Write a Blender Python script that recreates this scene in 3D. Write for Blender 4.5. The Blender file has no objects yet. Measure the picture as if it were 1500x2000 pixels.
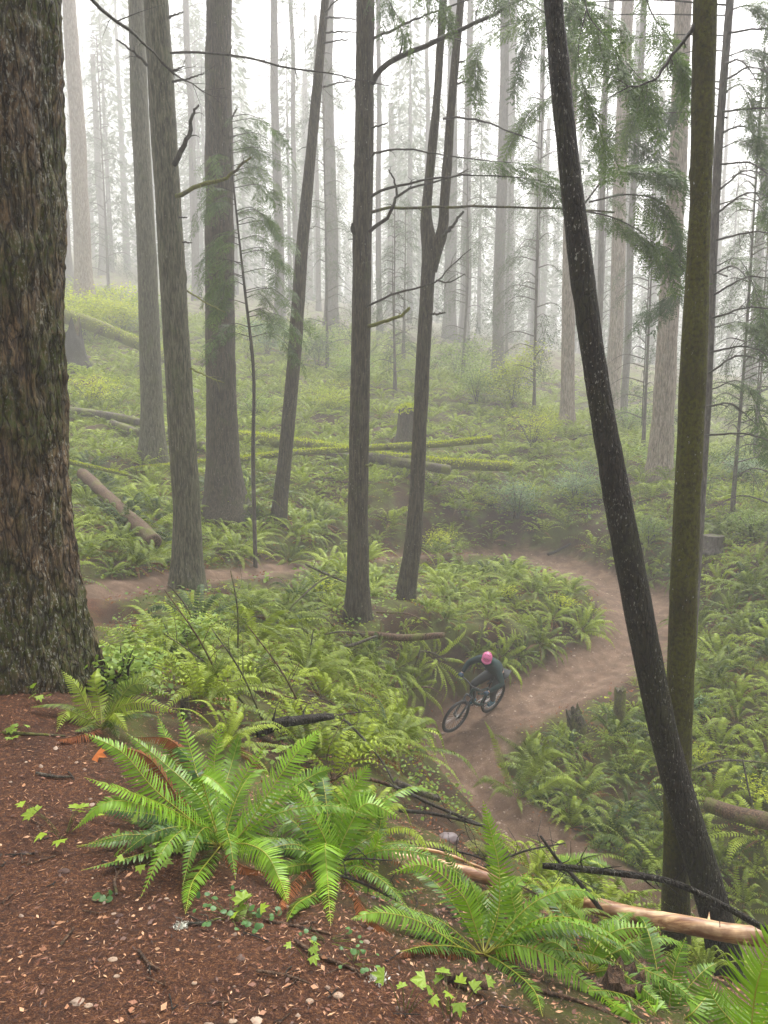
import bpy, math, random
import numpy as np
from mathutils import Vector, Matrix

random.seed(7)
rng = np.random.default_rng(7)
R = math.radians
sc = bpy.context.scene

# ------------------------------------------------------------------ camera
PITCH = 8.0
F = 1444.0                      # focal length in photo pixels (1500 x 2000)
CAM = np.array([0.0, 0.0, 1.6])
cam = bpy.data.cameras.new("camera")
cam.sensor_fit = 'VERTICAL'; cam.sensor_height = 36.0; cam.lens = 26.0
cam.clip_start = 0.05; cam.clip_end = 600
camo = bpy.data.objects.new("camera", cam); sc.collection.objects.link(camo)
camo.location = CAM; camo.rotation_euler = (R(90 - PITCH), 0, 0)
sc.camera = camo

# ------------------------------------------------------------------ world, sun, exposure
SUN_EL, SUN_AZ = 58.0, 20.0
w = bpy.data.worlds.new("World"); sc.world = w; w.use_nodes = True
nt = w.node_tree; bg = nt.nodes['Background']
sky = nt.nodes.new('ShaderNodeTexSky'); sky.sky_type = 'NISHITA'; sky.sun_disc = False
sky.sun_elevation = R(SUN_EL); sky.sun_rotation = R(SUN_AZ); sky.air_density = 1.0; sky.dust_density = 6.0; sky.ozone_density = 0.6
hs = nt.nodes.new('ShaderNodeHueSaturation'); hs.inputs['Saturation'].default_value = 0.03
nt.links.new(sky.outputs[0], hs.inputs['Color']); nt.links.new(hs.outputs[0], bg.inputs[0])
bg.inputs[1].default_value = 0.15
sl = bpy.data.lights.new("sun", 'SUN'); sl.energy = 1.5; sl.angle = R(40); sl.color = (1.0, 0.94, 0.84)
so = bpy.data.objects.new("sun", sl); sc.collection.objects.link(so)
so.rotation_euler = (R(90 - SUN_EL), 0, R(180 - SUN_AZ))
sc.view_settings.view_transform = 'Standard'; sc.view_settings.look = 'None'
sc.view_settings.gamma = 1.0; sc.view_settings.exposure = 1.6
sc.cycles.max_bounces = 7; sc.cycles.diffuse_bounces = 3; sc.cycles.glossy_bounces = 2
sc.cycles.transmission_bounces = 2; sc.cycles.volume_bounces = 4; sc.cycles.transparent_max_bounces = 6
sc.cycles.caustics_reflective = False; sc.cycles.caustics_refractive = False
sc.cycles.use_denoising = True
HAZE_DENSITY = 0.0041

# ------------------------------------------------------------------ projection helpers
_p = R(PITCH)
FWD = np.array([0, math.cos(_p), -math.sin(_p)]); UP = np.array([0, math.sin(_p), math.cos(_p)])
def ray(px, py):
    d = FWD + np.array([1, 0, 0]) * (px - 750) / F + UP * (1000 - py) / F
    return d / d[1]
def far(Y):
    """beyond 28 m the forest runs on deeper"""
    Y = np.asarray(Y, float); return np.where(Y > 28, 28 + (Y - 28) * 1.5 + (Y - 28) ** 2 * .08, Y) * 1.0
def P(px, py, Y):
    """the world point at distance Y ahead that the photo shows at (px, py)"""
    Y = float(far(Y)); return CAM + ray(px, py) * Y
def mpp(p):
    """metres per photo pixel at a world point"""
    return float(np.dot(np.asarray(p) - CAM, FWD)) / F
def project(p):
    q = np.asarray(p) - CAM; d = q @ FWD
    return 750 + F * q[..., 0] / d, 1000 - F * (q @ UP) / d

# ------------------------------------------------------------------ noise
def _h(ix, iy, iz, s):
    n = (ix * 1619 + iy * 31337 + iz * 6971 + s * 1013) & 0x7fffffff
    n = (n ^ (n >> 13)) & 0x7fffffff
    n = (n * ((n * n * 60493 + 19990303) & 0x7fffffff) + 1376312589) & 0x7fffffff
    return n / 2147483647.0
def vnoise(p, s=0):
    p = np.asarray(p, float); i = np.floor(p).astype(np.int64); f = p - i; f = f * f * (3 - 2 * f)
    x, y, z = i[:, 0], i[:, 1], i[:, 2]; r = 0
    for a in (0, 1):
        for b in (0, 1):
            for c in (0, 1):
                wgt = (f[:, 0] if a else 1 - f[:, 0]) * (f[:, 1] if b else 1 - f[:, 1]) * (f[:, 2] if c else 1 - f[:, 2])
                r = r + wgt * _h(x + a, y + b, z + c, s)
    return r
def fbm(p, s=0, o=4):
    p = np.asarray(p, float); r = 0; a = .5; t = 0
    for k in range(o):
        r = r + a * vnoise(p * 2 ** k, s + k); t += a; a *= .5
    return r / t

# ------------------------------------------------------------------ mesh helpers
ORG = {}
def org(parent):
    return ORG.get(parent.name, np.zeros(3)) if parent else np.zeros(3)
def tag(o, label=None, cat=None, group=None, kind=None):
    if label: o['label'] = label
    if cat: o['category'] = cat
    if group: o['group'] = group
    if kind: o['kind'] = kind
    return o
def empty(name, loc, label, cat, group=None):
    o = bpy.data.objects.new(name, None); sc.collection.objects.link(o)
    o.location = tuple(loc); o.empty_display_size = .2
    ORG[o.name] = np.array(loc, float); tag(o, label, cat, group); return o
class Soup:
    def __init__(s): s.V = []; s.Q = []; s.T = []; s.A = []; s.n = 0
    def add(s, V, Q=None, T=None, A=None):
        V = np.asarray(V, float)
        if not len(V): return
        s.V.append(V)
        if Q is not None and len(Q): s.Q.append(np.asarray(Q, np.int64) + s.n)
        if T is not None and len(T): s.T.append(np.asarray(T, np.int64) + s.n)
        s.A.append(np.broadcast_to(np.asarray(0.5 if A is None else A, float), (len(V),)))
        s.n += len(V)
    def arr(s):
        V = np.concatenate(s.V); A = np.concatenate(s.A)
        Q = np.concatenate(s.Q) if s.Q else np.zeros((0, 4), np.int64)
        T = np.concatenate(s.T) if s.T else np.zeros((0, 3), np.int64)
        return V, Q, T, A
    def place(s, tpl, M, T0, tint=None):
        """append many transformed copies of a template: M (n,3,3), T0 (n,3)"""
        V, Q, T, A = tpl; n = len(T0); k = len(V)
        W = np.einsum('nij,kj->nki', M, V) + T0[:, None, :]
        off = (np.arange(n) * k)[:, None, None]
        AA = np.broadcast_to(A, (n, k))
        if tint is not None: AA = np.where(AA > .945, AA, np.clip(AA + tint[:, None], 0, .94))
        s.add(W.reshape(-1, 3), (Q[None] + off).reshape(-1, 4) if len(Q) else None,
              (T[None] + off).reshape(-1, 3) if len(T) else None, AA.reshape(-1))
    def mesh(s, name, mat, smooth=False, origin=None):
        V, Q, T, A = s.arr()
        if origin is not None: V = V - origin
        me = bpy.data.meshes.new(name)
        me.vertices.add(len(V)); me.vertices.foreach_set('co', V.astype(np.float32).ravel())
        nl = len(Q) * 4 + len(T) * 3; me.loops.add(nl)
        me.loops.foreach_set('vertex_index', np.concatenate([Q.ravel(), T.ravel()]).astype(np.int32))
        me.polygons.add(len(Q) + len(T))
        st = np.concatenate([np.arange(len(Q)) * 4, len(Q) * 4 + np.arange(len(T)) * 3]).astype(np.int32)
        me.polygons.foreach_set('loop_start', st)
        at = me.attributes.new('tint', 'FLOAT', 'POINT'); at.data.foreach_set('value', A.astype(np.float32))
        if mat: me.materials.append(mat)
        me.update(calc_edges=True); me.validate()
        if smooth: me.polygons.foreach_set('use_smooth', np.ones(len(me.polygons), bool))
        return me
    def build(s, name, mat, parent=None, smooth=False, origin=None):
        o0 = org(parent) if parent else (np.zeros(3) if origin is None else np.asarray(origin))
        me = s.mesh(name, mat, smooth, o0)
        o = bpy.data.objects.new(name, me); sc.collection.objects.link(o)
        if parent: o.parent = parent; ORG[o.name] = o0
        else: o.location = tuple(o0); ORG[o.name] = np.array(o0, float)
        return o
def link_copy(src, parent=None):
    c = src.copy(); sc.collection.objects.link(c)
    if parent: c.parent = parent
    return c
def norm(v):
    v = np.asarray(v, float); return v / np.maximum(np.linalg.norm(v, axis=-1, keepdims=True), 1e-9)
def catmull(pts, n):
    p = np.asarray(pts, float)
    if len(p) < 3:
        t = np.linspace(0, 1, n)[:, None]; return p[0] * (1 - t) + p[-1] * t
    q = np.vstack([2 * p[0] - p[1], p, 2 * p[-1] - p[-2]])
    u = np.linspace(0, len(p) - 1 - 1e-6, n); i = np.floor(u).astype(int); f = (u - i)[:, None]
    a, b, c, d = q[i], q[i + 1], q[i + 2], q[i + 3]
    return .5 * (2 * b + (c - a) * f + (2 * a - 5 * b + 4 * c - d) * f ** 2 + (3 * b - a - 3 * c + d) * f ** 3)
def frames(C):
    T = norm(np.gradient(C, axis=0)); n = len(C)
    u = np.array([0, 0, 1.]) if abs(T[0][2]) < .8 else np.array([1., 0, 0])
    a = norm(np.cross(T[0], u)); A = [a]
    for k in range(1, n):
        a = norm(a - T[k] * np.dot(a, T[k])); A.append(a)
    A = np.array(A); return T, A, np.cross(T, A)
def tube(S, C, rad, sides=6, amp=0.0, freq=8.0, stretch=.25, seed=0, tint=.5, cap=True, ridge=0.0):
    """a tube along C with uneven skin; rad per point"""
    C = np.asarray(C, float); n = len(C); rad = np.broadcast_to(np.asarray(rad, float), (n,))
    T, A, B = frames(C); th = np.arange(sides) / sides * 2 * math.pi
    D = A[:, None, :] * np.cos(th)[None, :, None] + B[:, None, :] * np.sin(th)[None, :, None]
    r = np.repeat(rad[:, None], sides, 1)
    if amp or ridge:
        ln = np.concatenate([[0], np.cumsum(np.linalg.norm(np.diff(C, axis=0), axis=1))])
        q = np.stack([np.cos(th)[None, :] * r, np.sin(th)[None, :] * r, np.repeat(ln[:, None] * stretch, sides, 1)], -1).reshape(-1, 3)
        if amp: r = r + amp * (fbm(q * freq, seed, 4).reshape(n, sides) - .5) * 2
        if ridge:
            v = vnoise(q * freq * 2.2, seed + 9).reshape(n, sides); v = 1 - np.abs(v * 2 - 1)
            r = r + ridge * (v - .6)
    V = (C[:, None, :] + D * r[..., None]).reshape(-1, 3)
    i = np.arange(n - 1)[:, None] * sides; j = np.arange(sides)[None, :]; k = (j + 1) % sides
    Q = np.stack([i + j, i + k, i + k + sides, i + j + sides], -1).reshape(-1, 4)
    Tt = None
    if cap:
        V = np.vstack([V, C[0], C[-1]]); c0 = n * sides; c1 = c0 + 1; l = (n - 1) * sides
        jj = np.arange(sides); kk = (jj + 1) % sides
        Tt = np.vstack([np.stack([np.full(sides, c0), kk, jj], -1), np.stack([np.full(sides, c1), l + jj, l + kk], -1)])
    S.add(V, Q, Tt, tint)

# ------------------------------------------------------------------ materials
def mat_new(name):
    m = bpy.data.materials.new(name); m.use_nodes = True; t = m.node_tree
    for n in list(t.nodes): t.nodes.remove(n)
    out = t.nodes.new('ShaderNodeOutputMaterial'); return m, t, out
def nd(t, typ, **kw):
    n = t.nodes.new('ShaderNode' + typ)
    for k, v in kw.items():
        if k in n.inputs.keys() if hasattr(n.inputs, 'keys') else False: n.inputs[k].default_value = v
        else: setattr(n, k, v)
    return n
def lk(t, a, b): t.links.new(a, b)
def noise(t, co, scale, detail=6, rough=.6, dist=0.):
    n = t.nodes.new('ShaderNodeTexNoise'); n.inputs['Scale'].default_value = scale; n.inputs['Detail'].default_value = detail
    n.inputs['Roughness'].default_value = rough; n.inputs['Distortion'].default_value = dist
    if co is not None: lk(t, co, n.inputs['Vector'])
    return n.outputs['Fac']
def ramp(t, fac, stops):
    r = t.nodes.new('ShaderNodeValToRGB'); e = r.color_ramp.elements
    while len(e) < len(stops): e.new(.5)
    for el, (p, c) in zip(e, stops):
        el.position = p; el.color = (c[0], c[1], c[2], 1) if not isinstance(c, (int, float)) else (c, c, c, 1)
    lk(t, fac, r.inputs['Fac']); return r.outputs['Color']
def mix(t, fac, a, b):
    m = t.nodes.new('ShaderNodeMix'); m.data_type = 'RGBA'
    for s, v in (('Factor', fac), ('A', a), ('B', b)):
        sock = [x for x in m.inputs if x.name == s and (x.type == 'RGBA' or s == 'Factor' and x.type == 'VALUE')][0]
        if isinstance(v, (int, float)): sock.default_value = v
        elif isinstance(v, tuple): sock.default_value = (*v, 1)
        else: lk(t, v, sock)
    return [o for o in m.outputs if o.type == 'RGBA'][0]
def mth(t, op, a, b=None):
    m = t.nodes.new('ShaderNodeMath'); m.operation = op
    for i, v in enumerate((a, b)):
        if v is None: continue
        if isinstance(v, (int, float)): m.inputs[i].default_value = v
        else: lk(t, v, m.inputs[i])
    return m.outputs[0]
def coords(t, scale=(1, 1, 1), kind='Object'):
    tc = t.nodes.new('ShaderNodeTexCoord'); mp = t.nodes.new('ShaderNodeMapping'); mp.inputs['Scale'].default_value = scale
    lk(t, tc.outputs[kind], mp.inputs['Vector']); return mp.outputs[0]
def bump(t, h, strength=.5, dist=.02):
    b = t.nodes.new('ShaderNodeBump'); b.inputs['Strength'].default_value = strength; b.inputs['Distance'].default_value = dist
    lk(t, h, b.inputs['Height']); return b.outputs[0]
def principled(t, out, col, rough=.8, nrm=None, spec=.4, metallic=0):
    b = t.nodes.new('ShaderNodeBsdfPrincipled')
    if isinstance(col, tuple): b.inputs['Base Color'].default_value = (*col, 1)
    else: lk(t, col, b.inputs['Base Color'])
    if isinstance(rough, (int, float)): b.inputs['Roughness'].default_value = rough
    else: lk(t, rough, b.inputs['Roughness'])
    b.inputs['Specular IOR Level'].default_value = spec; b.inputs['Metallic'].default_value = metallic
    if nrm is not None: lk(t, nrm, b.inputs['Normal'])
    if out is not None: lk(t, b.outputs[0], out.inputs['Surface'])
    return b

def bark(name, dark, light, moss=(.06, .09, .015), moss_lo=.55, moss_hi=.7, lichen=.0, grain=1.0, rough=.85, vert=.18, blotch=(.2, .2, .17), fs=45, plates=0):
    """furrowed bark: streaks along the trunk, mossy patches, pale lichen flecks"""
    m, t, out = mat_new(name)
    c = coords(t, (grain, grain, grain * vert)); c2 = coords(t, (1, 1, .6)); c3 = coords(t, (1, 1, 1))
    n1 = noise(t, c, 26, 8, .7, .3); n2 = noise(t, c, 70, 5, .65); n3 = noise(t, c2, 2.3, 6, .62, .4)
    n4 = noise(t, c3, 38, 4, .6)
    base = ramp(t, mth(t, 'ADD', mth(t, 'MULTIPLY', n1, .65), mth(t, 'MULTIPLY', n2, .35)),
                [(.36, tuple(x * .35 for x in dark)), (.46, dark), (.6, light)])
    bl = ramp(t, noise(t, c2, 5.5, 6, .7, .5), [(.5, 0), (.68, .7)])
    base = mix(t, bl, base, mix(t, .55, base, blotch))
    mf = ramp(t, n3, [(moss_lo, 0), (moss_hi, 1)])
    mf2 = mth(t, 'MULTIPLY', mf, ramp(t, n4, [(.35, .25), (.6, 1)]))
    mc = mix(t, n2, tuple(x * .5 for x in moss), tuple(min(1, x * 1.5) for x in moss))
    col = mix(t, mf2, base, mc)
    if lichen > 0:
        lf = ramp(t, noise(t, coords(t, (1, 1, .5)), fs, 4, .6, .3), [(.67 - .07 * lichen, 0), (.71 - .07 * lichen, 1)])
        lf = mth(t, 'MULTIPLY', lf, ramp(t, noise(t, c2, 3.1, 4, .6), [(.42, 0), (.58, .85)]))
        col = mix(t, lf, col, (.36, .35, .29))
    h = mth(t, 'ADD', mth(t, 'MULTIPLY', n1, 1.0), mth(t, 'MULTIPLY', n2, .5))
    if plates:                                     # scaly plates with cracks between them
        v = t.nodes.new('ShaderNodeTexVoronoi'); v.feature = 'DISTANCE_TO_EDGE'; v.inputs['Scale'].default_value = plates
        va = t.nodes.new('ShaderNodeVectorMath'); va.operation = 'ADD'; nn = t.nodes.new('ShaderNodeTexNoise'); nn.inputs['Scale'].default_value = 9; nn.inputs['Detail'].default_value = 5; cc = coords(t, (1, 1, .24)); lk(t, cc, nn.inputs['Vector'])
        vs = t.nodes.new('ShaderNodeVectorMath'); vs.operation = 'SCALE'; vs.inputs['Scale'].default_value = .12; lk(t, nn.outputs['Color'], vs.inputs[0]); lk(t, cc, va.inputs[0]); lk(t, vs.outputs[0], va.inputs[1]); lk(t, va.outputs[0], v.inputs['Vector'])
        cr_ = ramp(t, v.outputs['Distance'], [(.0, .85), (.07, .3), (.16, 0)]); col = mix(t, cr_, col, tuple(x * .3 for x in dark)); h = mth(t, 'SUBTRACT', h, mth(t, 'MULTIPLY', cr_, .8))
    principled(t, out, col, ramp(t, n2, [(.3, rough - .3), (.7, rough)]), bump(t, h, 1.0, .03), .35)
    return m
def foliage(name, dark, light, stem=(.16, .13, .03), trans=.3, rough=.4, spec=.5, rnd=.25):
    """leaf colour runs from dark to light with the leaf's own tint; 1.0 is the stalk"""
    m, t, out = mat_new(name)
    at = t.nodes.new('ShaderNodeAttribute'); at.attribute_name = 'tint'
    oi = t.nodes.new('ShaderNodeObjectInfo')
    geo = t.nodes.new('ShaderNodeNewGeometry')
    f = mth(t, 'ADD', at.outputs['Fac'], mth(t, 'MULTIPLY', mth(t, 'SUBTRACT', oi.outputs['Random'], .5), rnd))
    f = mth(t, 'ADD', f, mth(t, 'MULTIPLY', mth(t, 'SUBTRACT', geo.outputs['Random Per Island'], .5), .18))
    mid = tuple((a + b) / 2 for a, b in zip(dark, light))
    col = ramp(t, f, [(.05, dark), (.5, mid), (.92, light)])
    col = mix(t, mth(t, 'GREATER_THAN', at.outputs['Fac'], .945), col, (.20, .085, .03))
    col = mix(t, mth(t, 'GREATER_THAN', at.outputs['Fac'], .97), col, stem)
    b = principled(t, None, col, rough, None, spec)
    light = tuple(light)
    tr = t.nodes.new('ShaderNodeBsdfTranslucent'); lk(t, mix(t, .15, col, light), tr.inputs['Color'])
    ms = t.nodes.new('ShaderNodeMixShader'); ms.inputs[0].default_value = trans
    lk(t, b.outputs[0], ms.inputs[1]); lk(t, tr.outputs[0], ms.inputs[2]); lk(t, ms.outputs[0], out.inputs['Surface'])
    return m
def plain(name, col, rough=.5, metallic=0, spec=.5, var=.12, scale=30):
    m, t, out = mat_new(name); n = noise(t, coords(t), scale, 4, .6)
    c = mix(t, n, tuple(x * (1 - var) for x in col), tuple(min(1, x * (1 + var)) for x in col))
    principled(t, out, c, rough, None, spec, metallic); return m

M = {}
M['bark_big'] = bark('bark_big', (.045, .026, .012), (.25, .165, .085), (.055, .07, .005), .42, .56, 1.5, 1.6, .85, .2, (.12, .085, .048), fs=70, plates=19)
M['bark_grey'] = bark('bark_grey', (.045, .042, .024), (.16, .15, .095), (.07, .09, .02), .55, .75, .2, 1.3, .9, .12, (.11,.11,.065))
M['bark_brown'] = bark('bark_brown', (.028, .021, .013), (.10, .08, .052), (.05, .06, .012), .56, .75, .35, 1.3, .9, .12, (.09,.08,.055))
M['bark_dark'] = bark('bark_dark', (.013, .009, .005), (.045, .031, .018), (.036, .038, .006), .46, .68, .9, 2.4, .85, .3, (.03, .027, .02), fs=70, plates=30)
M['bark_moss'] = bark('bark_moss', (.022, .017, .008), (.06, .042, .018), (.085, .085, .008), .30, .52, .1, 1.4, .95, .4, (.05, .05, .015))
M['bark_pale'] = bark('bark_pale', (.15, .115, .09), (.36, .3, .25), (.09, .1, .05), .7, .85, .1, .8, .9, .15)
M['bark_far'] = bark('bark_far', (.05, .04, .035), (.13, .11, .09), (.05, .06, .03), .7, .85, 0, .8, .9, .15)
M['deadwood'] = bark('deadwood', (.02, .016, .012), (.07, .055, .04), (.05, .055, .015), .6, .75, .25, 2, .8, .4)
M['log_moss'] = bark('log_moss', (.05, .04, .025), (.12, .09, .06), (.17, .19, .02), .36, .5, .1, 1.2, .95, .6)
M['log_red'] = bark('log_red', (.05, .026, .014), (.20, .115, .065), (.12, .14, .02), .5, .64, .2, 1.6, .9, .4, (.12, .08, .05))
m, t, out = mat_new('log_peeled'); c_ = coords(t, (.25, 3, 3)); n_ = noise(t, c_, 9, 6, .6, .4); n2_ = noise(t, coords(t), 4, 4, .6)
principled(t, out, mix(t, ramp(t, n2_, [(.45, 0), (.62, .75)]), ramp(t, n_, [(.35, (.16, .06, .02)), (.5, (.42, .24, .11)), (.62, (.68, .48, .27))]), (.13, .05, .02)), .45, bump(t, n_, .35, .008), .5); M['log_peeled'] = m
M['log_grey'] = bark('log_grey', (.04, .034, .024), (.16, .13, .095), (.14, .16, .02), .46, .6, .3, 1.4, .9, .4, (.1, .085, .06))
M['fern_near'] = foliage('fern_near', (.018, .060, .003), (.23, .42, .014), (.34, .32, .05), .26, .42, .38, .1)
M['fern'] = foliage('fern', (.016, .046, .004), (.29, .375, .026), (.20, .20, .04), .24, .5, .25, .55)
M['fern_dead'] = foliage('fern_dead', (.10, .025, .010), (.30, .11, .035), (.12, .05, .02), .2, .8, .2)
M['needle'] = foliage('needle', (.035, .075, .02), (.16, .24, .055), (.05, .04, .03), .35, .5, .3)
M['needle_far'] = foliage('needle_far', (.03, .06, .02), (.10, .16, .05), (.05, .04, .03), .3, .6, .2)
M['leaf_yellow'] = foliage('leaf_yellow', (.16, .24, .012), (.56, .60, .028), (.16, .12, .03), .4, .6, .2)
M['leaf_green'] = foliage('leaf_green', (.05, .12, .012), (.27, .38, .04), (.10, .08, .03), .3, .5, .3)
M['leaf_blue'] = foliage('leaf_blue', (.04, .10, .03), (.17, .30, .09), (.08, .06, .03), .3, .4, .5)
M['leaf_ivy'] = foliage('leaf_ivy', (.02, .07, .015), (.08, .18, .04), (.08, .06, .03), .2, .45, .35)
M['seedling'] = foliage('seedling', (.07, .15, .012), (.30, .42, .025), (.12, .09, .03), .35, .45, .4)
M['leaf_orange'] = foliage('leaf_orange', (.4, .09, .02), (.6, .22, .05), (.3, .1, .03), .3, .6, .3)
# ------------------------------------------------------------------ the land
TRAIL_PX = [(-420, 1235, -1.0), (-150, 1215, -1.15), (60, 1190, -1.35), (200, 1168, -1.6), (400, 1138, -2.0), (600, 1112, -2.5), (780, 1092, -2.95), (930, 1085, -3.3),
            (1060, 1098, -3.5), (1150, 1135, -3.7), (1230, 1170, -3.85), (1268, 1215, -4.0), (1235, 1270, -4.2), (1140, 1325, -4.4), (1040, 1370, -4.55),
            (930, 1420, -4.75), (880, 1490, -4.9), (925, 1570, -5.0), (1010, 1650, -5.1), (1130, 1735, -5.2), (1290, 1830, -5.3), (1480, 1930, -5.45), (1800, 2050, -5.6)]
def at_z(px, py, z):
    d = ray(px, py); return CAM + d * ((z - CAM[2]) / d[2])
TR = catmull([at_z(*q) for q in TRAIL_PX], 420)
TRW = np.interp(np.linspace(0, 1, 420), [0, .21, .24, .31, .35, .5, .62, .75, 1], [.8, .6, .3, .3, .8, 1.1, .85, .75, .72])
C3 = []      # known points of the ground
for px, py, Y in [(0, 2000, 1.76), (400, 2000, 1.76), (800, 2000, 1.85), (300, 1750, 2.5), (560, 1800, 2.2), (0, 1500, 3.3), (0, 1340, 4.15), (160, 1340, 4.2), (-300, 1340, 4.3),
                  (430, 1660, 2.75), (640, 1720, 2.65), (900, 1900, 2.4), (1000, 1880, 2.8), (1200, 1960, 2.75), (1450, 1990, 2.7), (1100, 1850, 3.3), (1300, 1900, 3.9),
                  (230, 1300, 5.6), (330, 1420, 4.6), (520, 1440, 5.2), (700, 1450, 6.2), (600, 1560, 4.1), (780, 1600, 4.9), (900, 1690, 4.9), (1000, 1760, 4.4),
                  (300, 1240, 9.0), (480, 1260, 9.4), (650, 1330, 9.4), (820, 1460, 10.4), (860, 1560, 8.2), (950, 1660, 7.9),
                  (1325, 1880, 5.4), (1425, 1920, 5.2), (1200, 1830, 5.0),
                  (355, 1150, 13.2), (480, 1190, 12.6), (705, 1212, 13.7), (790, 1160, 16), (600, 1170, 14.5), (700, 1140, 17.5), (850, 1200, 15.2), (950, 1120, 20),
                  (820, 1330, 13.2), (1000, 1200, 17.3), (1100, 1150, 19.8), (1150, 1230, 17.2), (1060, 1300, 15.6), (900, 1280, 14.4),
                  (250, 1080, 15.5), (300, 905, 24), (440, 1000, 20), (545, 1025, 20.2), (200, 950, 21), (640, 1000, 22), (760, 960, 24), (900, 1000, 25), (1080, 1020, 25.5),
                  (150, 830, 27), (400, 860, 27.5), (600, 880, 27.5), (800, 900, 28), (1000, 900, 29), (1130, 980, 26.5), (700, 760, 33), (400, 740, 34), (150, 700, 34), (950, 760, 35),
                  (700, 660, 41), (350, 620, 42), (160, 560, 42), (-150, 560, 42), (950, 700, 42), (1110, 840, 32), (1290, 925, 27), (1220, 1040, 23.5), (1200, 850, 38), (1420, 900, 33),
                  (1330, 1060, 21.5), (1420, 1065, 20), (1480, 960, 26), (1400, 1180, 17.5), (1480, 1250, 15.3), (1420, 1350, 13.6), (1480, 1450, 12.2), (1440, 1580, 10.7), (1540, 1650, 9.7),
                  (1100, 1420, 13.7), (1200, 1420, 13.6), (1120, 1520, 12.2), (1260, 1540, 12.0), (1180, 1620, 11.2), (1270, 1710, 10.3), (1400, 1740, 9.7)]:
    C3.append(P(px, py, Y))
def _deep(q):
    q = np.array(q, float)
    if q[1] <= 28: return q
    k = float(far(q[1])) / q[1]; return np.array([q[0] * k, q[1] * k, 1.6 + (q[2] - 1.6) * k])
C3 += [_deep(q) for q in [(-6, -4, .2), (0, -5, .1), (5, -5, -.3), (4, 0, -1.0), (8, 1, -2.4), (7, 5, -4.0), (11, 7, -4.4), (12, 12, -3.0), (16, 18, -2.0), (22, 28, 0), (34, 40, 2),
      (-6, 2, .25), (-9, 8, .1), (-12, 14, .2), (-17, 22, 2.2), (-22, 32, 5.5), (-34, 42, 9), (0, 58, 9), (-28, 60, 14), (26, 60, 2.5), (50, 60, 3), (0, 92, 14), (-50, 92, 24), (50, 92, 5),
      (0, 135, 19), (-60, 135, 30), (60, 135, 9), (60, 20, -1), (-40, 10, 3), (30, 5, -4), (-30, -5, 2), (30, -8, -3)]]
for k in range(0, 420, 14): C3.append(TR[k] + np.array([0, 0, .05]))
C3 = np.array(C3)
def _kern(r): return np.sqrt(r * r + .8)
_r = np.linalg.norm(C3[:, None, :2] - C3[None, :, :2], axis=-1); _n = len(C3)
_A = np.zeros((_n + 3, _n + 3)); _A[:_n, :_n] = -_kern(_r) + np.eye(_n) * .08
_A[:_n, _n] = 1; _A[:_n, _n + 1:] = C3[:, :2]; _A[_n, :_n] = 1; _A[_n + 1:, :_n] = C3[:, :2].T
_W = np.linalg.solve(_A, np.concatenate([C3[:, 2], np.zeros(3)]))
def trail_dist(x, y):
    out = np.empty(len(x)); zz = np.empty(len(x)); ww = np.empty(len(x))
    for a in range(0, len(x), 20000):
        q = np.stack([x[a:a + 20000], y[a:a + 20000]], 1)
        d = ((q[:, None] - TR[None, :, :2]) ** 2).sum(-1); i = d.argmin(1)
        out[a:a + 20000] = np.sqrt(d[np.arange(len(q)), i]); zz[a:a + 20000] = TR[i, 2]; ww[a:a + 20000] = TRW[i]
    return out, zz, ww
PATH = np.array([(4.2, -3.5), (1.6, -.9), (.1, .45), (-1.3, 1.35), (-2.5, 2.6), (-3.6, 4.6), (-4.6, 7), (-5.6, 10)])
PATHC = catmull(np.c_[PATH, np.zeros(len(PATH))], 160)[:, :2]
def path_dist(x, y):
    out = np.empty(len(x))
    for a in range(0, len(x), 20000):
        q = np.stack([x[a:a + 20000], y[a:a + 20000]], 1)
        out[a:a + 20000] = np.sqrt(((q[:, None] - PATHC[None]) ** 2).sum(-1).min(1))
    return out
def sstep(a, b, v):
    t = np.clip((v - a) / (b - a), 0, 1); return t * t * (3 - 2 * t)
def height(x, y):
    x = np.atleast_1d(np.asarray(x, float)); y = np.atleast_1d(np.asarray(y, float)); z = np.empty(len(x))
    for a in range(0, len(x), 20000):
        r = np.sqrt((x[a:a + 20000, None] - C3[None, :, 0]) ** 2 + (y[a:a + 20000, None] - C3[None, :, 1]) ** 2)
        z[a:a + 20000] = -_kern(r) @ _W[:_n] + _W[_n] + _W[_n + 1] * x[a:a + 20000] + _W[_n + 2] * y[a:a + 20000]
    d, tz, tw = trail_dist(x, y); m = 1 - sstep(0, .65, d - tw)
    pd = path_dist(x, y); mp_ = 1 - sstep(1.1, 1.9, pd)
    P3 = np.stack([x, y, x * 0], 1)
    amp = np.clip(y / 12, .25, 1.6)
    bumps = (fbm(P3 * .75, 3, 3) - .5) * .5 * amp + (fbm(P3 * 2.6, 5, 3) - .5) * .16
    z = z + bumps * (1 - m) * (1 - .85 * mp_)
    z = z * (1 - m) + m * (tz + .13 * sstep(.3, 1.0, d / np.maximum(tw, .1)) - .035 * np.exp(-((d - .22) / .07) ** 2) + (fbm(P3 * 3.2, 14, 3) - .5) * .09)
    z = z + (fbm(P3 * 9, 8, 3) - .5) * .03
    return z
def hz(x, y): return float(height([x], [y])[0])
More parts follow.
